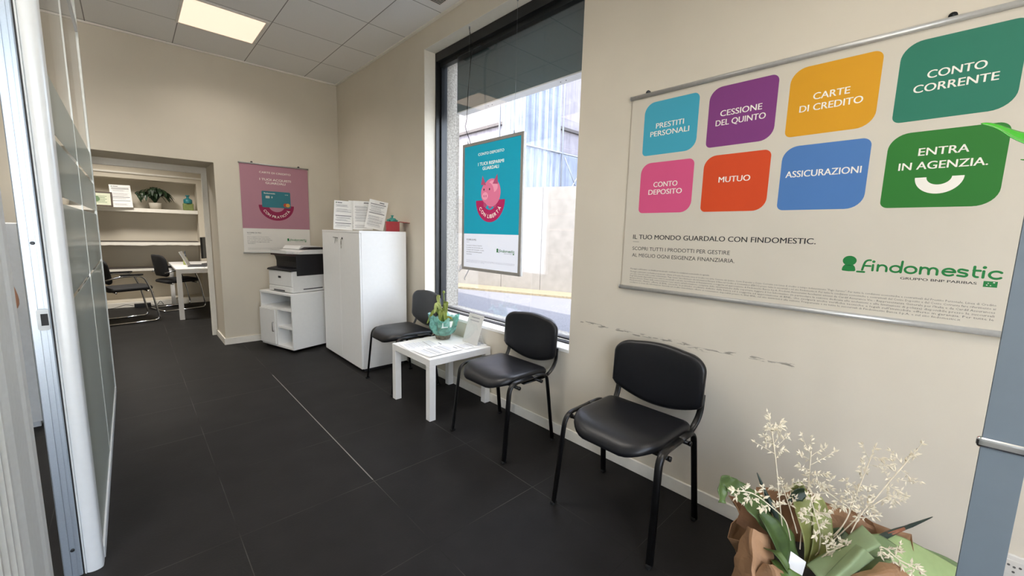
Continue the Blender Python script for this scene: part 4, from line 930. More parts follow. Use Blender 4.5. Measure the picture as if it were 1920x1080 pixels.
# wall socket low at the right edge
t = thing('wall_socket', 'white wall socket plate low on the wall at the right edge, behind the grey pole', 'socket', (0, -.270, .262), RAD(-90))
bm = BM(); box(bm, -.062, .062, -.011, 0, 0, .083, .004, 2); obj('cover_plate', bm, mat('socket_white', 'DAD6CE', .4), t)
bm = BM(); box(bm, -.024, .024, -.0135, -.011, .018, .066, .002, 1); ins = obj('insert', bm, mat('socket_white'), t)
bm = BM()
for u, v in ((-.012, .048), (0, .045), (.012, .048), (0, .028)): lathe(bm, [(.0035, 0), (.0035, .001)], 10, M=Matrix.Translation((u, -.0135, v)) @ Matrix.Rotation(pi/2, 4, 'X'))
obj('pin_hole', bm, mat('vent_shadow'), ins)

# grey display pole at the right edge
t = thing('display_stand', 'blue grey flat pole with a chrome clip, cut by the right edge of the picture', 'stand', (-.862, -.117, 0), RAD(-84))
bm = BM(); box(bm, -.0285, .0285, -.002, .002, .03, 1.42, .0005, 1); obj('pole', bm, mat('pole_blue_grey', '5F6A71', .5, nz=.02), t)
bm = BM(); box(bm, -.035, .035, -.007, .007, .951, .972, .006, 3); obj('clip', bm, mat('chrome', 'D5D7DA', .12, metal=1, nz=0), t, label='chrome clip')
bm = BM(); box(bm, -.10, .10, -.08, .08, 0, .03, .004, 2); obj('base', bm, mat('pole_blue_grey'), t)
# leafy plant whose leaf tips reach in at the right edge; its pot stands out of the frame
t = thing('leafy_plant', 'glossy bright green leaf tip reaching in from the right edge over the poster', 'plant', (-.62, -.42, 0))
MG = mat('glossy_leaf', '2F9A1C', .22, spec=.6, nz=.25, ns=12)
def rel(p): return (p[0]+.62, p[1]+.42, p[2])
bm = BM(); ribbon(bm, [rel(p) for p in ((-.70, -.28, 1.38), (-.80, -.16, 1.48), (-.872, -.072, 1.512), (-.903, -.037, 1.533), (-.922, -.019, 1.538))], [.012, .026, .019, .008, .001], (-.55, -.45, .65), 8, .15); obj('leaf', bm, MG, t, True)
bm = BM(); ribbon(bm, [rel(p) for p in ((-.70, -.30, 1.2), (-.78, -.19, 1.43), (-.845, -.105, 1.47), (-.878, -.073, 1.478))], [.012, .022, .012, .001], (0.2, -.5, .8), 6, .25); obj('leaf', bm, MG, t, True)
bm = BM(); ribbon(bm, [rel(p) for p in ((-.70, -.26, 1.2), (-.70, -.30, 1.55), (-.62, -.36, 1.72))], [.012, .03, .002], (1, 0, .2), 8, .25); obj('leaf', bm, MG, t, True)
bm = BM()
for p in ((-.70, -.28, 1.38), (-.70, -.30, 1.2), (-.70, -.26, 1.2)): tube(bm, [(0, 0, .28), rel(p)], .006, 6)
obj('stem', bm, mat('stem_green', '4C7A2E', .6), t)
bm = BM(); lathe(bm, [(.07, 0), (.10, .02), (.12, .30), (.125, .31), (.11, .31), (.10, .28), (0, .28)], 24); obj('pot', bm, mat('pot_white', 'D9D7D2', .5), t)
# ================================================================== bouquet on the floor, lower right
bq = thing('bouquet', 'large bouquet in brown kraft paper with green sheets and dried white stems on the floor', 'bouquet', (-.6, .14, 0), RAD(-43.2))
M_KRAFT = mat('kraft_paper', '9A7656', .75, nz=.12, ns=14, bump=.25, bs=40); M_GSH = mat('green_felt_paper', '889A72', .6, nz=.08, ns=20); M_GSH2 = mat('green_felt_dark', '71855B', .55, nz=.12, ns=20)
M_BLF = mat('broad_leaf', '4F6336', .42, nz=.3, ns=10); M_YLF = mat('olive_leaf', '85894F', .5, nz=.2, ns=14); M_DRY = mat('dried_cream', 'DACFB6', .7, nz=.1, ns=60)
rnd = random.Random(9); bm = BM(); NS = 44; rings = []
prof = [(.10, .002), (.13, .06), (.16, .16), (.19, .26), (.215, .34), (.235, .40), (.25, .44)]
for i, (r, z) in enumerate(prof):
    row = []
    for k in range(NS):
        a = 2*pi*k/NS; f = i/(len(prof)-1)
        n_ = noise.noise(V3((cos(a)*2.2, sin(a)*2.2, z*6)))*.10 + .06*sin(k*pi*.5 + i)*f*(1 if k % 2 else -1)
        rr = r*(1+n_*f*1.7); zz = z
        if i >= 5:
            # front dips, left and back stand up
            zz += .05*sin(a)*f + .02*max(0, -cos(a))*f + .03*noise.noise(V3((cos(a)*3, sin(a)*3, 4)))*2
            zz -= .10*max(0, sin(-a))*f
        row.append(bm.verts.new((rr*cos(a)*.95, rr*sin(a)*.85, max(.001, zz))))
    rings.append(row)
for a, b in zip(rings, rings[1:]):
    for k in range(NS):
        if (k + len(prof)) % 2: bm.faces.new((a[k], a[(k+1) % NS], b[(k+1) % NS])); bm.faces.new((a[k], b[(k+1) % NS], b[k]))
        else: bm.faces.new((a[k], a[(k+1) % NS], b[k])); bm.faces.new((a[(k+1) % NS], b[(k+1) % NS], b[k]))
bm.faces.new(rings[0][::-1])
wr = obj('wrapping_paper', bm, M_KRAFT, bq)
md = wr.modifiers.new('thickness', 'SOLIDIFY'); md.thickness = .002
bm = BM(); lathe(bm, [(.08, .003), (.11, .02), (.13, .36), (.12, .36), (.11, .34), (0, .34)], 24); obj('vase', bm, mat('vase_dark', '1E1C1A', .5), bq)
def patch(name, grid, m, n=6, crumple=0, seed=0, th=.0014):
    """free sheet through a grid of control points"""
    rows = [spline(r, n) for r in grid]; K = len(rows[0]); cols = [spline([r[k] for r in rows], n) for k in range(K)]; N = len(cols[0])
    bm = BM(); V = []
    for i in range(N):
        row = []
        for k in range(K):
            p = cols[k][i].copy()
            if crumple: q = p*22 + V3((seed, 0, 0)); p += V3((noise.noise(q), noise.noise(q+V3((9, 0, 0)))*1.4, noise.noise(q+V3((0, 9, 0)))))*crumple
            row.append(bm.verts.new(p))
        V.append(row)
    for i in range(N-1):
        for k in range(K-1):
            f = bm.faces.new((V[i][k], V[i][k+1], V[i+1][k+1], V[i+1][k])); f.smooth = not crumple
    o = obj(name, bm, m, bq, False if crumple else True); md = o.modifiers.new('thickness', 'SOLIDIFY'); md.thickness = th; return o
K1 = [[(-0.236, 0.0, 0.505), (-0.240, -0.04, 0.535), (-0.196, -0.04, 0.512)], [(-0.245, 0.0, 0.45), (-0.250, -0.07, 0.500), (-0.190, -0.06, 0.480)], [(-0.255, 0.0, 0.39), (-0.266, -0.09, 0.45), (-0.205, -0.08, 0.445)], [(-0.262, 0.0, 0.31), (-0.275, -0.10, 0.38), (-0.205, -0.09, 0.37)], [(-0.24, 0.0, 0.18), (-0.24, -0.10, 0.24), (-0.18, -0.09, 0.22)]]
K2 = [[(-0.242, -0.09, 0.470), (-0.235, -0.12, 0.495), (-0.191, -0.1, 0.462)], [(-0.25, -0.1, 0.44), (-0.235, -0.14, 0.470), (-0.165, -0.11, 0.445)], [(-0.25, -0.1, 0.38), (-0.22, -0.14, 0.41), (-0.141, -0.12, 0.40)], [(-0.20, -0.1, 0.20), (-0.18, -0.13, 0.22), (-0.11, -0.12, 0.2)]]
K3 = [[(-0.10, -0.12, 0.42), (-0.10, -0.14, 0.41), (-0.08, -0.13, 0.36)], [(-0.009, -0.12, 0.470), (-0.015, -0.15, 0.465), (0.008, -0.14, 0.40)], [(0.079, -0.1, 0.488), (0.068, -0.13, 0.480), (0.097, -0.12, 0.40)], [(0.147, -0.08, 0.454), (0.153, -0.1, 0.445), (0.161, -0.1, 0.38)], [(0.19, -0.06, 0.37), (0.19, -0.09, 0.35), (0.19, -0.09, 0.30)]]
K4 = [[(-0.211, 0.06, 0.53), (-0.236, 0.05, 0.48)], [(-0.175, 0.03, 0.505), (-0.205, 0.0, 0.47)], [(-0.153, 0.0, 0.489), (-0.165, -0.03, 0.455)]]
K5 = [[(0.0, 0.08, 0.47), (0.0, 0.05, 0.38)], [(0.035, 0.10, 0.515), (0.04, 0.05, 0.40)], [(0.085, 0.1, 0.505), (0.09, 0.05, 0.40)], [(0.13, 0.09, 0.495), (0.13, 0.06, 0.40)], [(0.17, 0.08, 0.48), (0.17, 0.06, 0.40)], [(0.20, 0.06, 0.47), (0.20, 0.05, 0.38)]]
for i, g_ in enumerate((K1, K2, K3)): patch('paper_fold', g_, M_KRAFT, 5, .010, i*3.1)
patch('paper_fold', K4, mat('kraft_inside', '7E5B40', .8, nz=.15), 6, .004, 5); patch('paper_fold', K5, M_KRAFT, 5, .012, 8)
F1 = [[(-0.08, -0.05, 0.448), (-0.097, -0.09, 0.46), (-0.063, -0.08, 0.417)], [(-0.015, -0.04, 0.49), (-0.047, -0.1, 0.502), (-0.025, -0.08, 0.456)], [(0.049, -0.03, 0.521), (-0.005, -0.11, 0.546), (0.003, -0.09, 0.507)], [(0.084, -0.02, 0.536), (0.044, -0.09, 0.559), (0.094, -0.05, 0.511)]]
F2 = [[(0.013, -0.08, 0.524), (0.011, -0.11, 0.534), (0.06, -0.09, 0.491)], [(-0.044, -0.1, 0.49), (-0.041, -0.13, 0.501), (0.005, -0.11, 0.472)], [(-0.089, -0.11, 0.447), (-0.082, -0.13, 0.457), (-0.047, -0.12, 0.441)]]
F1 = [[(-0.088, -0.05, 0.435), (-0.092, -0.10, 0.437), (-0.063, -0.10, 0.405)], [(-0.020, -0.045, 0.480), (-0.035, -0.10, 0.480), (-0.018, -0.085, 0.447)], [(0.043, -0.03, 0.517), (0.020, -0.10, 0.517), (0.022, -0.075, 0.478)], [(0.080, -0.02, 0.536), (0.075, -0.085, 0.530), (0.098, -0.05, 0.495)]]
patch('green_sheet', F1, M_GSH, 7); patch('green_sheet', F2, M_GSH, 7)
F3 = [[(0.135, 0.02, 0.475), (0.089, -0.03, 0.451), (0.052, -0.06, 0.404)], [(0.234, 0.03, 0.468), (0.202, -0.02, 0.445), (0.174, -0.06, 0.4)], [(0.335, 0.02, 0.424), (0.304, -0.02, 0.404), (0.272, -0.05, 0.367)], [(0.432, 0.0, 0.368), (0.398, -0.02, 0.361), (0.37, -0.04, 0.342)], [(0.50, -.02, .30), (.47, -.03, .29), (.44, -.05, .27)]]
patch('green_sheet', F3, mat('pale_green_paper', '9AAF78', .6, nz=.06), 7)
F4 = [[(0.28, 0.05, 0.435), (0.30, 0.04, 0.40)], [(0.413, 0.05, 0.386), (0.413, 0.03, 0.354)], [(0.482, 0.04, 0.35), (0.468, 0.02, 0.325)]]
patch('green_sheet', F4, M_GSH2, 7)
F5 = [[(0.100, 0.0, 0.491), (0.066, -0.04, 0.455)], [(0.155, 0.0, 0.490), (0.115, -0.05, 0.461)], [(0.205, -0.01, 0.462), (0.146, -0.05, 0.45)]]
patch('green_sheet', F5, M_GSH2, 7)
def leaf(pts, wds, nrm, m=M_BLF, fold=.22, curl=.25, name='leaf', wav=0):
    bm = BM(); ribbon(bm, pts, wds, nrm, 10, fold, curl, wav=wav); return obj(name, bm, m, bq, True)
leaf([(-0.113, -0.03, 0.40), (-0.116, 0, 0.454), (-0.174, 0.0, 0.529), (-0.243, 0.0, 0.594), (-0.289, 0.0, 0.631), (-0.322, -0.01, 0.644), (-0.331, -0.03, 0.60)], [.02, .036, .044, .032, .024, .020, .012], (.5, -1, .5), M_BLF, .12, .3, wav=.003)
leaf([(-0.15, -0.05, 0.43), (-0.17, -0.05, 0.49), (-0.195, -0.04, 0.54), (-0.215, -0.02, 0.565)], [.014, .034, .030, .008], (.6, -1, .3), mat('deep_leaf', '3E5229', .45, nz=.3))
leaf([(-0.205, -0.08, 0.470), (-0.196, -0.12, 0.463), (-0.155, -0.13, 0.440), (-.115, -.13, .422)], [.008, .020, .022, .012], (.2, -.6, 1), mat('fresh_leaf', '50692F', .5, nz=.2), .3)
leaf([(-0.214, -0.06, 0.486), (-0.203, -0.09, 0.497), (-0.190, -0.11, 0.478), (-.18, -.11, .455)], [.008, .014, .012, .006], (.4, -.7, .8), M_BLF)
leaf([(-0.058, -0.02, 0.40), (-0.044, 0.0, 0.473), (-0.052, 0.03, 0.545), (-0.070, 0.04, 0.600), (-.055, .035, .615)], [.014, .030, .034, .026, .010], (.1, -1, .2), M_YLF, .1)
leaf([(-0.058, -0.03, 0.40), (-0.022, -0.01, 0.465), (-0.008, 0.02, 0.530), (-0.016, 0.03, 0.585)], [.014, .028, .026, .010], (-.2, -1, .2), M_YLF)
leaf([(-0.028, 0, 0.405), (0.014, 0.02, 0.441), (0.083, 0.03, 0.475)], [.016, .034, .012], (0, -.8, .8), mat('deep_leaf'))
leaf([(-0.10, 0.03, 0.570), (-0.076, 0.03, 0.592), (-0.055, 0.03, 0.600)], [.004, .022, .012], (0, -1, .1), mat('dark_leaf', '1C2E1C', .45))
# dried stems: thin twig, clusters of small pointed leaves
def dried(pts, n_side, seed, spread=.05, start=.35):
    rnd = random.Random(seed); bm = BM(); P = spline(pts, 8); tube(bm, P, [.0017]*len(P), 5)
    def rv(): return V3((rnd.random()-.5, rnd.random()-.5, rnd.random()-.5))
    def lf(p, d, l):
        d = d.normalized(); s = d.cross(V3((rnd.random()-.5, -.7, rnd.random()-.5))).normalized()*l*.23; k = d.cross(s).normalized()*l*.10
        a = bm.verts.new(p); b = bm.verts.new(p+d*l*.38+s+k); c = bm.verts.new(p+d*l); e = bm.verts.new(p+d*l*.38-s+k); m_ = bm.verts.new(p+d*l*.45-k)
        bm.faces.new((a, b, m_)); bm.faces.new((b, c, m_)); bm.faces.new((c, e, m_)); bm.faces.new((e, a, m_))
    def twig(q0, dr, ln):
        bend = rv()*ln*.5; Q = [q0 + dr*ln*t + bend*t*t for t in [i/6 for i in range(7)]]; tube(bm, Q, .0008, 4)
        for i in range(1, 7):
            for s in (-1, 1):
                if rnd.random() < .30: continue
                pr2 = V3((-dr.z, rnd.random()-.5, dr.x))*s
                lf(Q[i], dr*(.3+.5*rnd.random())+pr2*.7+rv()*1.1, .009+.010*rnd.random())
        lf(Q[-1], dr+rv()*.4, .014)
    for j in range(n_side):
        i = int(len(P)*(start+(1-start)*j/n_side)); i = min(len(P)-2, i); tg = (P[i+1]-P[i]).normalized()
        sd = V3((-tg.z, 0, tg.x))*(1 if j % 2 else -1); twig(P[i], (tg*(.1+.7*rnd.random())+sd*.8+V3((0, (rnd.random()-.5)*1.3, (rnd.random()-.5)*.5))).normalized(), spread*(.45+.8*rnd.random()))
    twig(P[-2], (P[-1]-P[-3]).normalized(), spread*.7)
    return obj('dried_stem', bm, M_DRY, bq)
dried([(-0.119, 0, 0.454), (-0.144, 0, 0.571), (-0.163, 0.01, 0.696), (-0.181, 0.02, 0.795)], 9, 1, .062, .70)
dried([(-0.071, 0, 0.438), (-0.050, 0.03, 0.535), (-0.040, 0.04, 0.622), (-0.036, 0.05, 0.715)], 10, 2, .065, .58)
dried([(-0.125, -0.03, 0.49), (-0.156, -0.04, 0.56), (-0.215, -0.05, 0.614), (-0.266, -0.06, 0.650), (-0.315, -0.07, 0.665)], 8, 3, .036, .40)
dried([(-0.032, -0.02, 0.443), (-0.060, -0.05, 0.520), (-0.085, -0.06, 0.58), (-0.105, -0.06, 0.63)], 9, 4, .038, .35)
dried([(-0.042, -0.02, 0.436), (0.031, 0, 0.492), (0.075, 0.02, 0.548), (0.035, 0.01, 0.585), (-0.030, 0, 0.63)], 9, 5, .042, .52)
dried([(-0.042, -0.01, 0.436), (0.062, 0.02, 0.502), (0.12, 0.05, 0.60), (0.165, 0.07, 0.70)], 9, 6, .055, .62)
dried([(-0.014, 0, 0.422), (0.14, 0.04, 0.540), (0.22, 0.06, 0.62), (0.300, 0.08, 0.700)], 9, 7, .052, .60)
dried([(0.070, 0, 0.493), (0.105, 0.02, 0.525), (0.135, 0.03, 0.56)], 8, 8, .050, .40)
dried([(0.055, -0.06, 0.515), (0.090, -0.08, 0.515), (0.125, -0.09, 0.490), (0.17, -0.1, 0.470)], 7, 9, .026, .25)
dried([(-0.056, -0.05, 0.446), (-0.040, -0.06, 0.480), (0.001, -0.06, 0.503)], 6, 10, .030, .3)
dried([(-0.085, 0.0, 0.489), (-0.102, 0.02, 0.558), (-0.130, 0.02, 0.620)], 7, 11, .045, .5)
dried([(0.150, 0.04, 0.545), (0.21, 0.05, 0.575), (0.255, 0.06, 0.565)], 6, 12, .036, .4)
def spike(pts, label):
    bm = BM(); P = spline(pts, 8); N = len(P); tube(bm, P, [.005 + .004*sin(pi*min(1, i/N*1.5)) if i < N*.72 else .0055*(1-i/N)*3.2+.0004 for i in range(N)], 8)
    o = obj('flower_spike', bm, mat('dark_bud', '27352F', .45, nz=.3), bq, True, label=label); return o
s = spike([(-0.129, 0, 0.471), (-0.159, 0.0, 0.554), (-0.183, 0.01, 0.605), (-0.208, 0.02, 0.662)], 'dark pointed bud')
bm = BM(); tube(bm, [(-.146, .0, .515), (-.160, .0, .555)], [.009, .008], 10); obj('bract', bm, mat('bract_brown', '9A7C5C', .6), s)
s = spike([(0.053, -0.02, 0.441), (0.125, 0, 0.458), (0.205, 0.02, 0.480), (0.275, .03, .500), (0.345, 0.04, 0.522)], 'dark pointed bud')
bm = BM(); tube(bm, [(.195, .018, .478), (.250, .026, .493)], [.0075, .005], 10); obj('bract', bm, mat('bract_orange', '8E5A42', .6), s)
# card with a dark green emblem
cq = [V3((-0.138, -0.05, 0.425)), V3((-0.128, -0.04, 0.465)), V3((-0.089, -0.05, 0.441)), V3((-0.104, -0.06, 0.400))]
bm = BM(); cn = (cq[1]-cq[0]).cross(cq[2]-cq[0]).normalized(); cn = cn if cn.y < 0 else -cn
f0 = [bm.verts.new(p) for p in cq]; f1 = [bm.verts.new(p - cn*.0012) for p in cq]; bm.faces.new(f0); bm.faces.new(f1[::-1])
for i in range(4): bm.faces.new((f0[i], f1[i], f1[(i+1) % 4], f0[(i+1) % 4]))
gc = obj('gift_card', bm, M_PAPER, bq, label='white gift card with a dark green emblem')
bm = BM(); cc = sum(cq, V3())/4 + V3((.004, 0, -.010)); e1 = (cq[2]-cq[1]).normalized(); e2 = (cq[1]-cq[0]).normalized()
for a in range(5):
    an = RAD(-20+52*a); c = cc + e1*.011*cos(an) + e2*.011*sin(an) + cn*.0012
    bm.faces.new([bm.verts.new(c + e1*.008*cos(2*pi*k/10)*(1 if k % 2 else .6) + e2*.008*sin(2*pi*k/10)*(1 if k % 2 else .6)) for k in range(10)])
flat_obj('emblem', bm, mat('emblem_green', '1D4A2E', .6), gc)

# ================================================================== behind the partition
t = thing('low_cabinet', 'low pale grey cabinet behind the partition, beyond the person', 'cabinet', (-2.95, 4.1, 0))
bm = BM(); box(bm, -.445, .445, -.2, .2, .04, 1.315, .002, 1); box(bm, -.43, .43, -.18, .2, 0, .04); obj('body', bm, mat('cabinet_pale', 'D5D8DB', .45), t)
for a, b in ((-.443, -.002), (.002, .443)):
    bm = BM(); box(bm, a, b, -.218, -.2005, .045, 1.31, .001, 1); obj('door', bm, mat('cabinet_pale'), t)
# person standing behind the partition: only an elbow and the edge of a sleeve show past the door leaf
def skin(name, verts, edges, rad, m, par=None, root=0, sub=2):
    me = bpy.data.meshes.new('sk'); me.from_pydata([tuple(v) for v in verts], edges, []); o = bpy.data.objects.new('sk', me); COL.objects.link(o)
    sk = o.modifiers.new('s', 'SKIN'); 
    for i, r in enumerate(rad):
        r = r if isinstance(r, tuple) else (r, r)
        me.skin_vertices[0].data[i].radius = r
    me.skin_vertices[0].data[root].use_root = True
    ss = o.modifiers.new('d', 'SUBSURF'); ss.levels = sub; ss.render_levels = sub
    ev = o.evaluated_get(bpy.context.evaluated_depsgraph_get()); b = bmesh.new(); b.from_mesh(bpy.data.meshes.new_from_object(ev))
    bpy.data.objects.remove(o); bpy.data.meshes.remove(me)
    return b if name is None else obj(name, b, m, par, True)
M_SKIN = mat('skin', 'C98F6E', .5, nz=.06, ns=12); M_SHIRT = mat('light_blue_cotton', 'A9CDE6', .8, nz=.06, ns=40, bump=.2); M_TROU = mat('navy_cotton', '2B3142', .85, nz=.08); M_HAIR = mat('brown_hair', '3A2A20', .6, nz=.3, ns=60); M_SHOE = mat('dark_shoe', '1C1A1A', .5)
pn = thing('person', 'person in a light blue short-sleeved top, elbow bent, half hidden behind the door leaf', 'person', (-2.632, 2.86, 0), RAD(-90))
# local: facing -Y (world -x after the turn), x to the person's left
def hand(base, dir_, palm_n, side):
    """palm and five bent fingers; returns bmesh"""
    d = V3(dir_).normalized(); n_ = V3(palm_n).normalized(); s = d.cross(n_).normalized()*side; b0 = V3(base)
    V = [b0, b0+d*.035, b0+d*.075]; E_ = [(0, 1), (1, 2)]; Rr = [(.022, .018), (.034, .016), (.036, .014)]
    for k, (off, ln) in enumerate(((-.030, .072), (-.010, .080), (.010, .076), (.029, .060))):
        p = b0+d*.085+s*off; i = len(V); V += [p, p+d*ln*.40+n_*ln*.08, p+d*ln*.72+n_*ln*.26, p+d*ln*.95+n_*ln*.50]; E_ += [(2, i), (i, i+1), (i+1, i+2), (i+2, i+3)]; Rr += [.0095, .009, .0082, .007]
    i = len(V); V += [b0+d*.03+s*-.036+n_*.008, b0+d*.055+s*-.056+n_*.016, b0+d*.080+s*-.062+n_*.026]; E_ += [(1, i), (i, i+1), (i+1, i+2)]; Rr += [.012, .0105, .0085]
    return V, E_, Rr
V = [(0, .0, .86), (0, -.005, .98), (0, .0, 1.12), (0, .01, 1.25), (0, .015, 1.345), (0, .0, 1.40), (0, -.015, 1.455), (0, -.012, 1.53), (0, -.008, 1.585)]
E_ = [(0, 1), (1, 2), (2, 3), (3, 4), (4, 5), (5, 6), (6, 7), (7, 8)]
Rr = [(.155, .11), (.135, .10), (.14, .105), (.155, .11), (.10, .075), (.052, .052), (.062, .07), (.076, .092), (.055, .065)]
for s in (-1, 1):
    i = len(V); V += [(.09*s, 0, .80), (.095*s, -.01, .47), (.10*s, .012, .09), (.105*s, -.06, .035), (.108*s, -.13, .028)]; E_ += [(0, i), (i, i+1), (i+1, i+2), (i+2, i+3), (i+3, i+4)]; Rr += [.085, .055, .038, .036, .028]
ARM = {-1: [(-.155, .02, 1.335), (-.185, .115, 1.15), (-.175, .190, .918), (-.12, .04, .93), (-.06, -.12, 1.0)], 1: [(.155, .02, 1.335), (.20, .03, 1.19), (.215, .05, 1.03), (.17, -.08, .98), (.09, -.17, 1.02)]}
for s in (-1, 1):
    i = len(V); V += ARM[s]; E_ += [(4, i)] + [(i+k, i+k+1) for k in range(4)]; Rr += [.056, .047, .041, .036, .025]
    a, b_ = V3(ARM[s][3]), V3(ARM[s][4]); hv, he, hr = hand(b_ + (b_-a).normalized()*.012, b_-a, (.2*s, -.3, -.8), -s)
    j = len(V); V += [tuple(q) for q in hv]; E_ += [(i+4, j)] + [(p+j, q+j) for p, q in he]; Rr += hr
body = skin('body', V, E_, Rr, M_SKIN, pn)
# face: nose, eyes, mouth, ears in the same skin as small features
bm = BM()
for c, r in (((0, -.108, 1.520), (.012, .018, .018)), ((-.074, -.005, 1.525), (.010, .018, .028)), ((.074, -.005, 1.525), (.010, .018, .028))):
    b = bmesh.new(); bmesh.ops.create_icosphere(b, subdivisions=2, radius=1)
    for v in b.verts: v.co = V3((v.co.x*r[0]+c[0], v.co.y*r[1]+c[1], v.co.z*r[2]+c[2]))
    add(bm, b)
obj('face_features', bm, M_SKIN, body, True)
bm = BM()
for x in (-.03, .03):
    b = bmesh.new(); bmesh.ops.create_icosphere(b, subdivisions=2, radius=.010)
    for v in b.verts: v.co += V3((x, -.088, 1.542))
    add(bm, b)
obj('eye', bm, mat('eye_dark', '1D1512', .2), body, True)
bm = BM(); tube(bm, [(-.024, -.088, 1.482), (0, -.094, 1.480), (.024, -.088, 1.482)], [.003, .005, .003], 8); obj('mouth', bm, mat('lip', 'A25B4D', .5), body, True)
b = bmesh.new(); bmesh.ops.create_uvsphere(b, u_segments=24, v_segments=16, radius=1)
for v in b.verts:
    c = v.co.copy(); v.co = V3((c.x*.086, c.y*.105+.010, c.z*.10+1.556 - (.05 if c.y > .1 and c.z < 0 else 0)))
bmesh.ops.delete(b, geom=[v for v in b.verts if v.co.y < -.05 and v.co.z < 1.60], context='VERTS')
obj('hair', b, M_HAIR, pn, True)
SV = [(0, .0, .90), (0, -.005, 1.0), (0, .0, 1.12), (0, .01, 1.25), (0, .015, 1.345)]; SE = [(0, 1), (1, 2), (2, 3), (3, 4)]; SR = [(.165, .122), (.150, .115), (.152, .118), (.165, .12), (.10, .082)]
for s in (-1, 1):
    i = len(SV); A = [V3(p) for p in ARM[s]]; SV += [A[0], A[0].lerp(A[1], .6), A[1].lerp(A[2], .36)]; SE += [(4, i), (i, i+1), (i+1, i+2)]; SR += [.066, .062, .062]
skin('shirt', SV, SE, SR, M_SHIRT, pn)
TV = [(0, 0, .90), (0, 0, .84)]; TE = [(0, 1)]; TR = [(.158, .115), (.16, .12)]
for s in (-1, 1):
    i = len(TV); TV += [(.09*s, 0, .76), (.095*s, -.01, .47), (.10*s, .01, .11)]; TE += [(1, i), (i, i+1), (i+1, i+2)]; TR += [.098, .07, .06]
skin('trousers', TV, TE, TR, M_TROU, pn)
for s in (-1, 1): skin('shoe', [(.10*s, .045, .045), (.105*s, -.05, .045), (.108*s, -.15, .035)], [(0, 1), (1, 2)], [(.045, .045), (.048, .045), (.042, .034)], M_SHOE, pn)

# ================================================================== back office
M_CHROME = mat('chrome'); M_FAB = mat('black_mesh_fabric', '131315', .8, nz=.2, ns=90)
def visitor_chair():
    """cantilever chair, front = +X"""
    t = thing('visitor_chair', '', 'chair')
    out = rrect(-.22, .24, -.225, .225, .07, 6)
    bm = BM(); ring_pad(bm, out, [(0, -.02), (.7, -.022), (.97, -.015), (1, .005), (.97, .025), (.85, .035), (.4, .036), (0, .036)], lambda u, v, w_: V3((u, v, .45+w_+.03*u))); obj('seat', bm, M_FAB, t, True)
    o2 = rrect(-.215, .215, 0, .34, (.06, .06, .10, .10), 7)
    bm = BM(); ring_pad(bm, o2, [(0, .015), (.8, .017), (.97, .012), (1, 0), (.97, -.014), (.8, -.02), (0, -.02)], lambda u, v, w_: V3((-.215 - .13*(v+.05) - w_*1.0 + .05*(u/.215)**2, u, .53+v))); obj('backrest', bm, M_FAB, t, True)
    for s in (-1, 1):
        bm = BM(); tube(bm, fillet([(-.28, .255*s, .0125), (.27, .255*s, .0125), (.20, .255*s, .44), (.13, .255*s, .635), (-.10, .255*s, .64), (-.235, .225*s, .59)], .07, 6), .0115, 10); obj('leg', bm, M_CHROME, t)
        bm = BM(); box(bm, -.10, .13, .255*s-.022, .255*s+.022, .645, .665, .008, 2); obj('armrest', bm, M_BLK, t)
    bm = BM(); tube(bm, [(-.28, -.255, .0125), (-.28, .255, .0125)], .0115, 10); tube(bm, [(.175, -.255, .42), (.175, .255, .42)], .010, 8); tube(bm, [(-.15, -.24, .42), (-.15, .24, .42)], .010, 8); tube(bm, [(.215, -.255, .40), (.20, -.255, .425)], .010, 8); obj('crossbar', bm, M_CHROME, t)
    return t
v0 = visitor_chair(); v0.location = (-2.09, 7.60, 0); v0.rotation_euler = (0, 0, RAD(12)); v0['label'] = 'chrome and black visitor chair left of the desk, nearer the office doorway'; v0['group'] = 'visitor chairs in the back office'
v1 = copy_tree(v0); v1.location = (-1.50, 8.38, 0); v1.rotation_euler = (0, 0, RAD(18)); v1['label'] = 'chrome and black visitor chair pushed under the far end of the office desk'
t = thing('desk', 'white desk in the back office, seen through the doorway', 'desk', (-1.57, 7.27, 0))
bm = BM(); box(bm, 0, .80, 0, 1.50, .695, .72, .002, 1); obj('desk_top', bm, M_LACK, t)
for x, y in ((.0, .0), (.75, 0), (0, 1.45), (.75, 1.45)):
    bm = BM(); box(bm, x+.001, x+.055, y+.001, y+.055, 0, .695); obj('leg', bm, M_LACK, t)
bm = BM(); box(bm, .01, .79, .01, .03, .655, .695); box(bm, .01, .79, 1.46, 1.48, .655, .695); obj('apron', bm, M_LACK, t)
t = thing('monitor', 'black computer monitor on the office desk', 'monitor', (-1.10, 8.12, .7205), RAD(62))
bm = BM(); box(bm, -.09, .09, -.07, .07, 0, .012, .004, 1); obj('base', bm, M_BLK, t)
bm = BM(); box(bm, -.02, .02, .0, .02, .012, .16); obj('stand', bm, M_BLK, t)
bm = BM(); box(bm, -.26, .26, -.03, -.004, .10, .43, .004, 1); sc_ = obj('housing', bm, M_BLK, t)
bm = BM(); box(bm, -.25, .25, -.0315, -.0302, .115, .42); obj('screen', bm, mat('screen_dark', '39424B', .15), sc_)
t = thing('laptop', 'pale open laptop on the office desk, seen from the side', 'laptop', (-1.28, 7.72, .7205), RAD(80))
bm = BM(); box(bm, -.16, .16, -.11, .11, 0, .016, .004, 1); obj('base', bm, mat('dark_keys', '3A3C40', .5), t)
bm = BM(); M = Matrix.Translation((0, .11, .016)) @ Matrix.Rotation(RAD(-24), 4, 'X'); box(bm, -.16, .16, -.006, .004, 0, .22, .003, 1, M=M); obj('lid', bm, mat('lid_silver', 'D4D6D8', .35, metal=.2), t)
t = thing('spray_bottle', 'small yellow-green bottle with a dark neck on the office desk', 'bottle', (-1.40, 8.05, .7205))
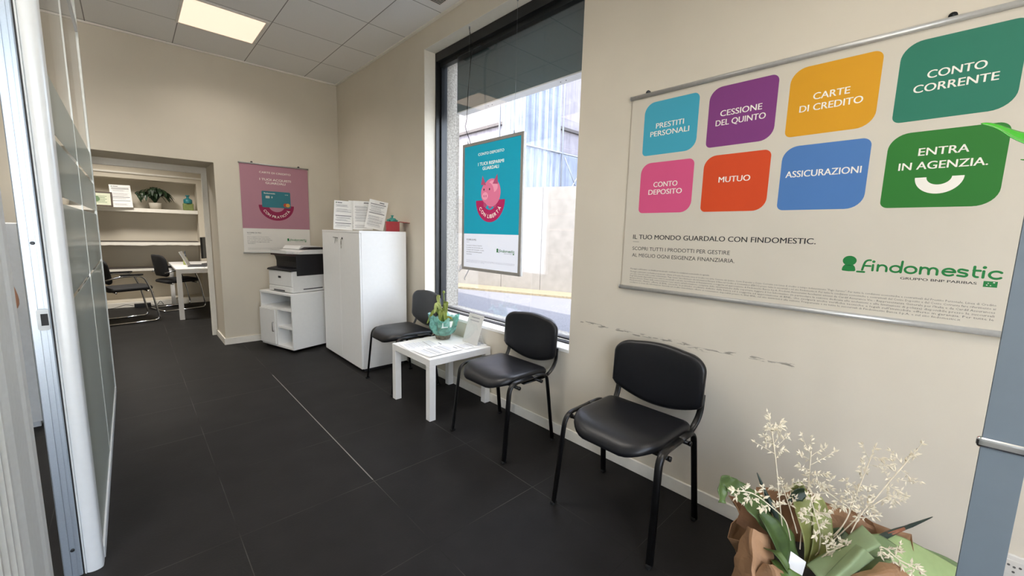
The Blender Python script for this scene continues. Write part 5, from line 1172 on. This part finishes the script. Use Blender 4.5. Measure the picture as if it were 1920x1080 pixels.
bm = BM(); lathe(bm, [(.028, 0), (.03, .005), (.03, .09), (.022, .105), (.012, .115), (.012, .125)], 18); obj('body', bm, mat('bottle_green', '98A05A', .3, nz=.05), t)
bm = BM(); lathe(bm, [(.013, .125), (.013, .15), (.006, .152), (.006, .20), (.004, .215), (0, .215)], 12); obj('pump', bm, mat('pump_dark', '3A4652', .4), t)
sheet('printed_sheet', 'loose printed sheet on the near end of the office desk', 'paper', .21, .297, (-1.37, 7.40, .7217), flat(-90), 21, None, 0, 1)
# on the upper niche shelf
SZ = 1.5785
t = thing('picture_frame', 'small framed certificate at the left end of the upper niche shelf', 'picture frame', (-2.305, 8.72, SZ)); t.rotation_euler = (RAD(-8), 0, 0)
bm = BM()
for a in ((-.15, .15, 0, .02), (-.15, .15, .20, .22), (-.15, -.13, .02, .20), (.13, .15, .02, .20)): box(bm, a[0], a[1], -.009, .009, a[2], a[3], .002, 1)
obj('frame', bm, mat('dark_wood', '3A281C', .45, nz=.2), t)
bm = BM(); box(bm, -.13, .13, -.004, .004, .02, .20); pc_ = obj('certificate', bm, mat('certificate_paper', 'C9CDB4', .6, nz=.05), t)
bm = BM(); 
for k in range(5): qd(bm, -.09, .09-.02*(k % 2), .06+.022*k, .067+.022*k, .0045)
face(bm, ell(-.02, .11, .035, .04), .0048); flat_obj('print', bm, mat('seal_green', '5E7A55', .7), pc_)
f = sheet('printed_form', 'white printed form standing upright on the upper niche shelf, left of the plant', 'document', .24, .34, (-2.05, 8.78, SZ+.001), (RAD(-5), RAD(-2), RAD(6)), 31, None, 0, 0)
bm = BM(); box(bm, -.06, .06, .003, .06, 0.002, .005); prism(bm, [(-.06, 0), (.06, 0), (.06, .07), (-.06, .07)], lambda u, v, w_: V3((u, .003+w_+v*.05, .002+v)), .002); p_ = obj('stand', bm, M_ACRY, f); p_.rotation_euler = (RAD(5), 0, 0)
t = thing('potted_plant', 'dark green leafy plant in a pot on the upper niche shelf', 'plant', (-1.66, 8.94, SZ))
bm = BM(); lathe(bm, [(.05, 0), (.07, .01), (.085, .10), (.08, .10), (.07, .08), (0, .08)], 20); obj('pot', bm, mat('pot_clay', 'B9B2A4', .6), t)
M_DKL = mat('dark_green_leaf', '22361F', .4, nz=.35, ns=25); rnd = random.Random(12)
for k in range(46):
    a = 2*pi*k/46*5.3; L = .14+.13*rnd.random(); h = .16+.20*rnd.random()*(1-.35*abs(cos(a))); bm = BM()
    ex_ = .25 if cos(a) > .5 else .19
    ribbon(bm, [(0, 0, .08), (cos(a)*L*.35, sin(a)*L*.2, .08+h*.7), (cos(a)*L*.8, sin(a)*L*.38, .06+h*.85), (cos(a)*min(ex_, L*1.25), sin(a)*L*.5, .06+h*.85-.07-.05*rnd.random())], [.003, .014, .034, .026, .002], (0, -.2, 1), 5, .2)
    obj('leaf', bm, M_DKL, t, True)
t = thing('soap_dispenser', 'teal and yellow-green dispenser bottle at the right end of the upper niche shelf', 'bottle', (-1.24, 8.90, SZ))
bm = BM(); box(bm, -.07, .07, -.04, .04, 0, .12, .015, 3); obj('body', bm, mat('label_green', '7F8B50', .5, nz=.1), t)
bm = BM(); lathe(bm, [(.055, .115), (.06, .13), (.06, .18), (.03, .20), (.018, .205), (.018, .235), (.03, .24), (.03, .255), (0, .258)], 18); obj('pump', bm, mat('pump_teal', '2F7F86', .4), t)
# power strip and cable on the floor
t = thing('power_strip', 'black power box on the office floor under the niche shelves', 'power strip', (-1.93, 8.78, 0))
bm = BM(); box(bm, -.10, .10, -.035, .035, 0, .06, .006, 2); obj('body', bm, M_BLK, t)
bm = BM(); tube(bm, spline([(-.5, .0, .01), (-.36, -.03, .015), (-.3, .02, .02), (-.2, .02, .05), (-.11, 0, .03)], 6), .004, 6); tube(bm, spline([(.11, 0, .03), (.17, .03, .01), (.22, .03, .07), (.26, .03, .012)], 6), .004, 6); obj('cable', bm, mat('cord_black'), t)
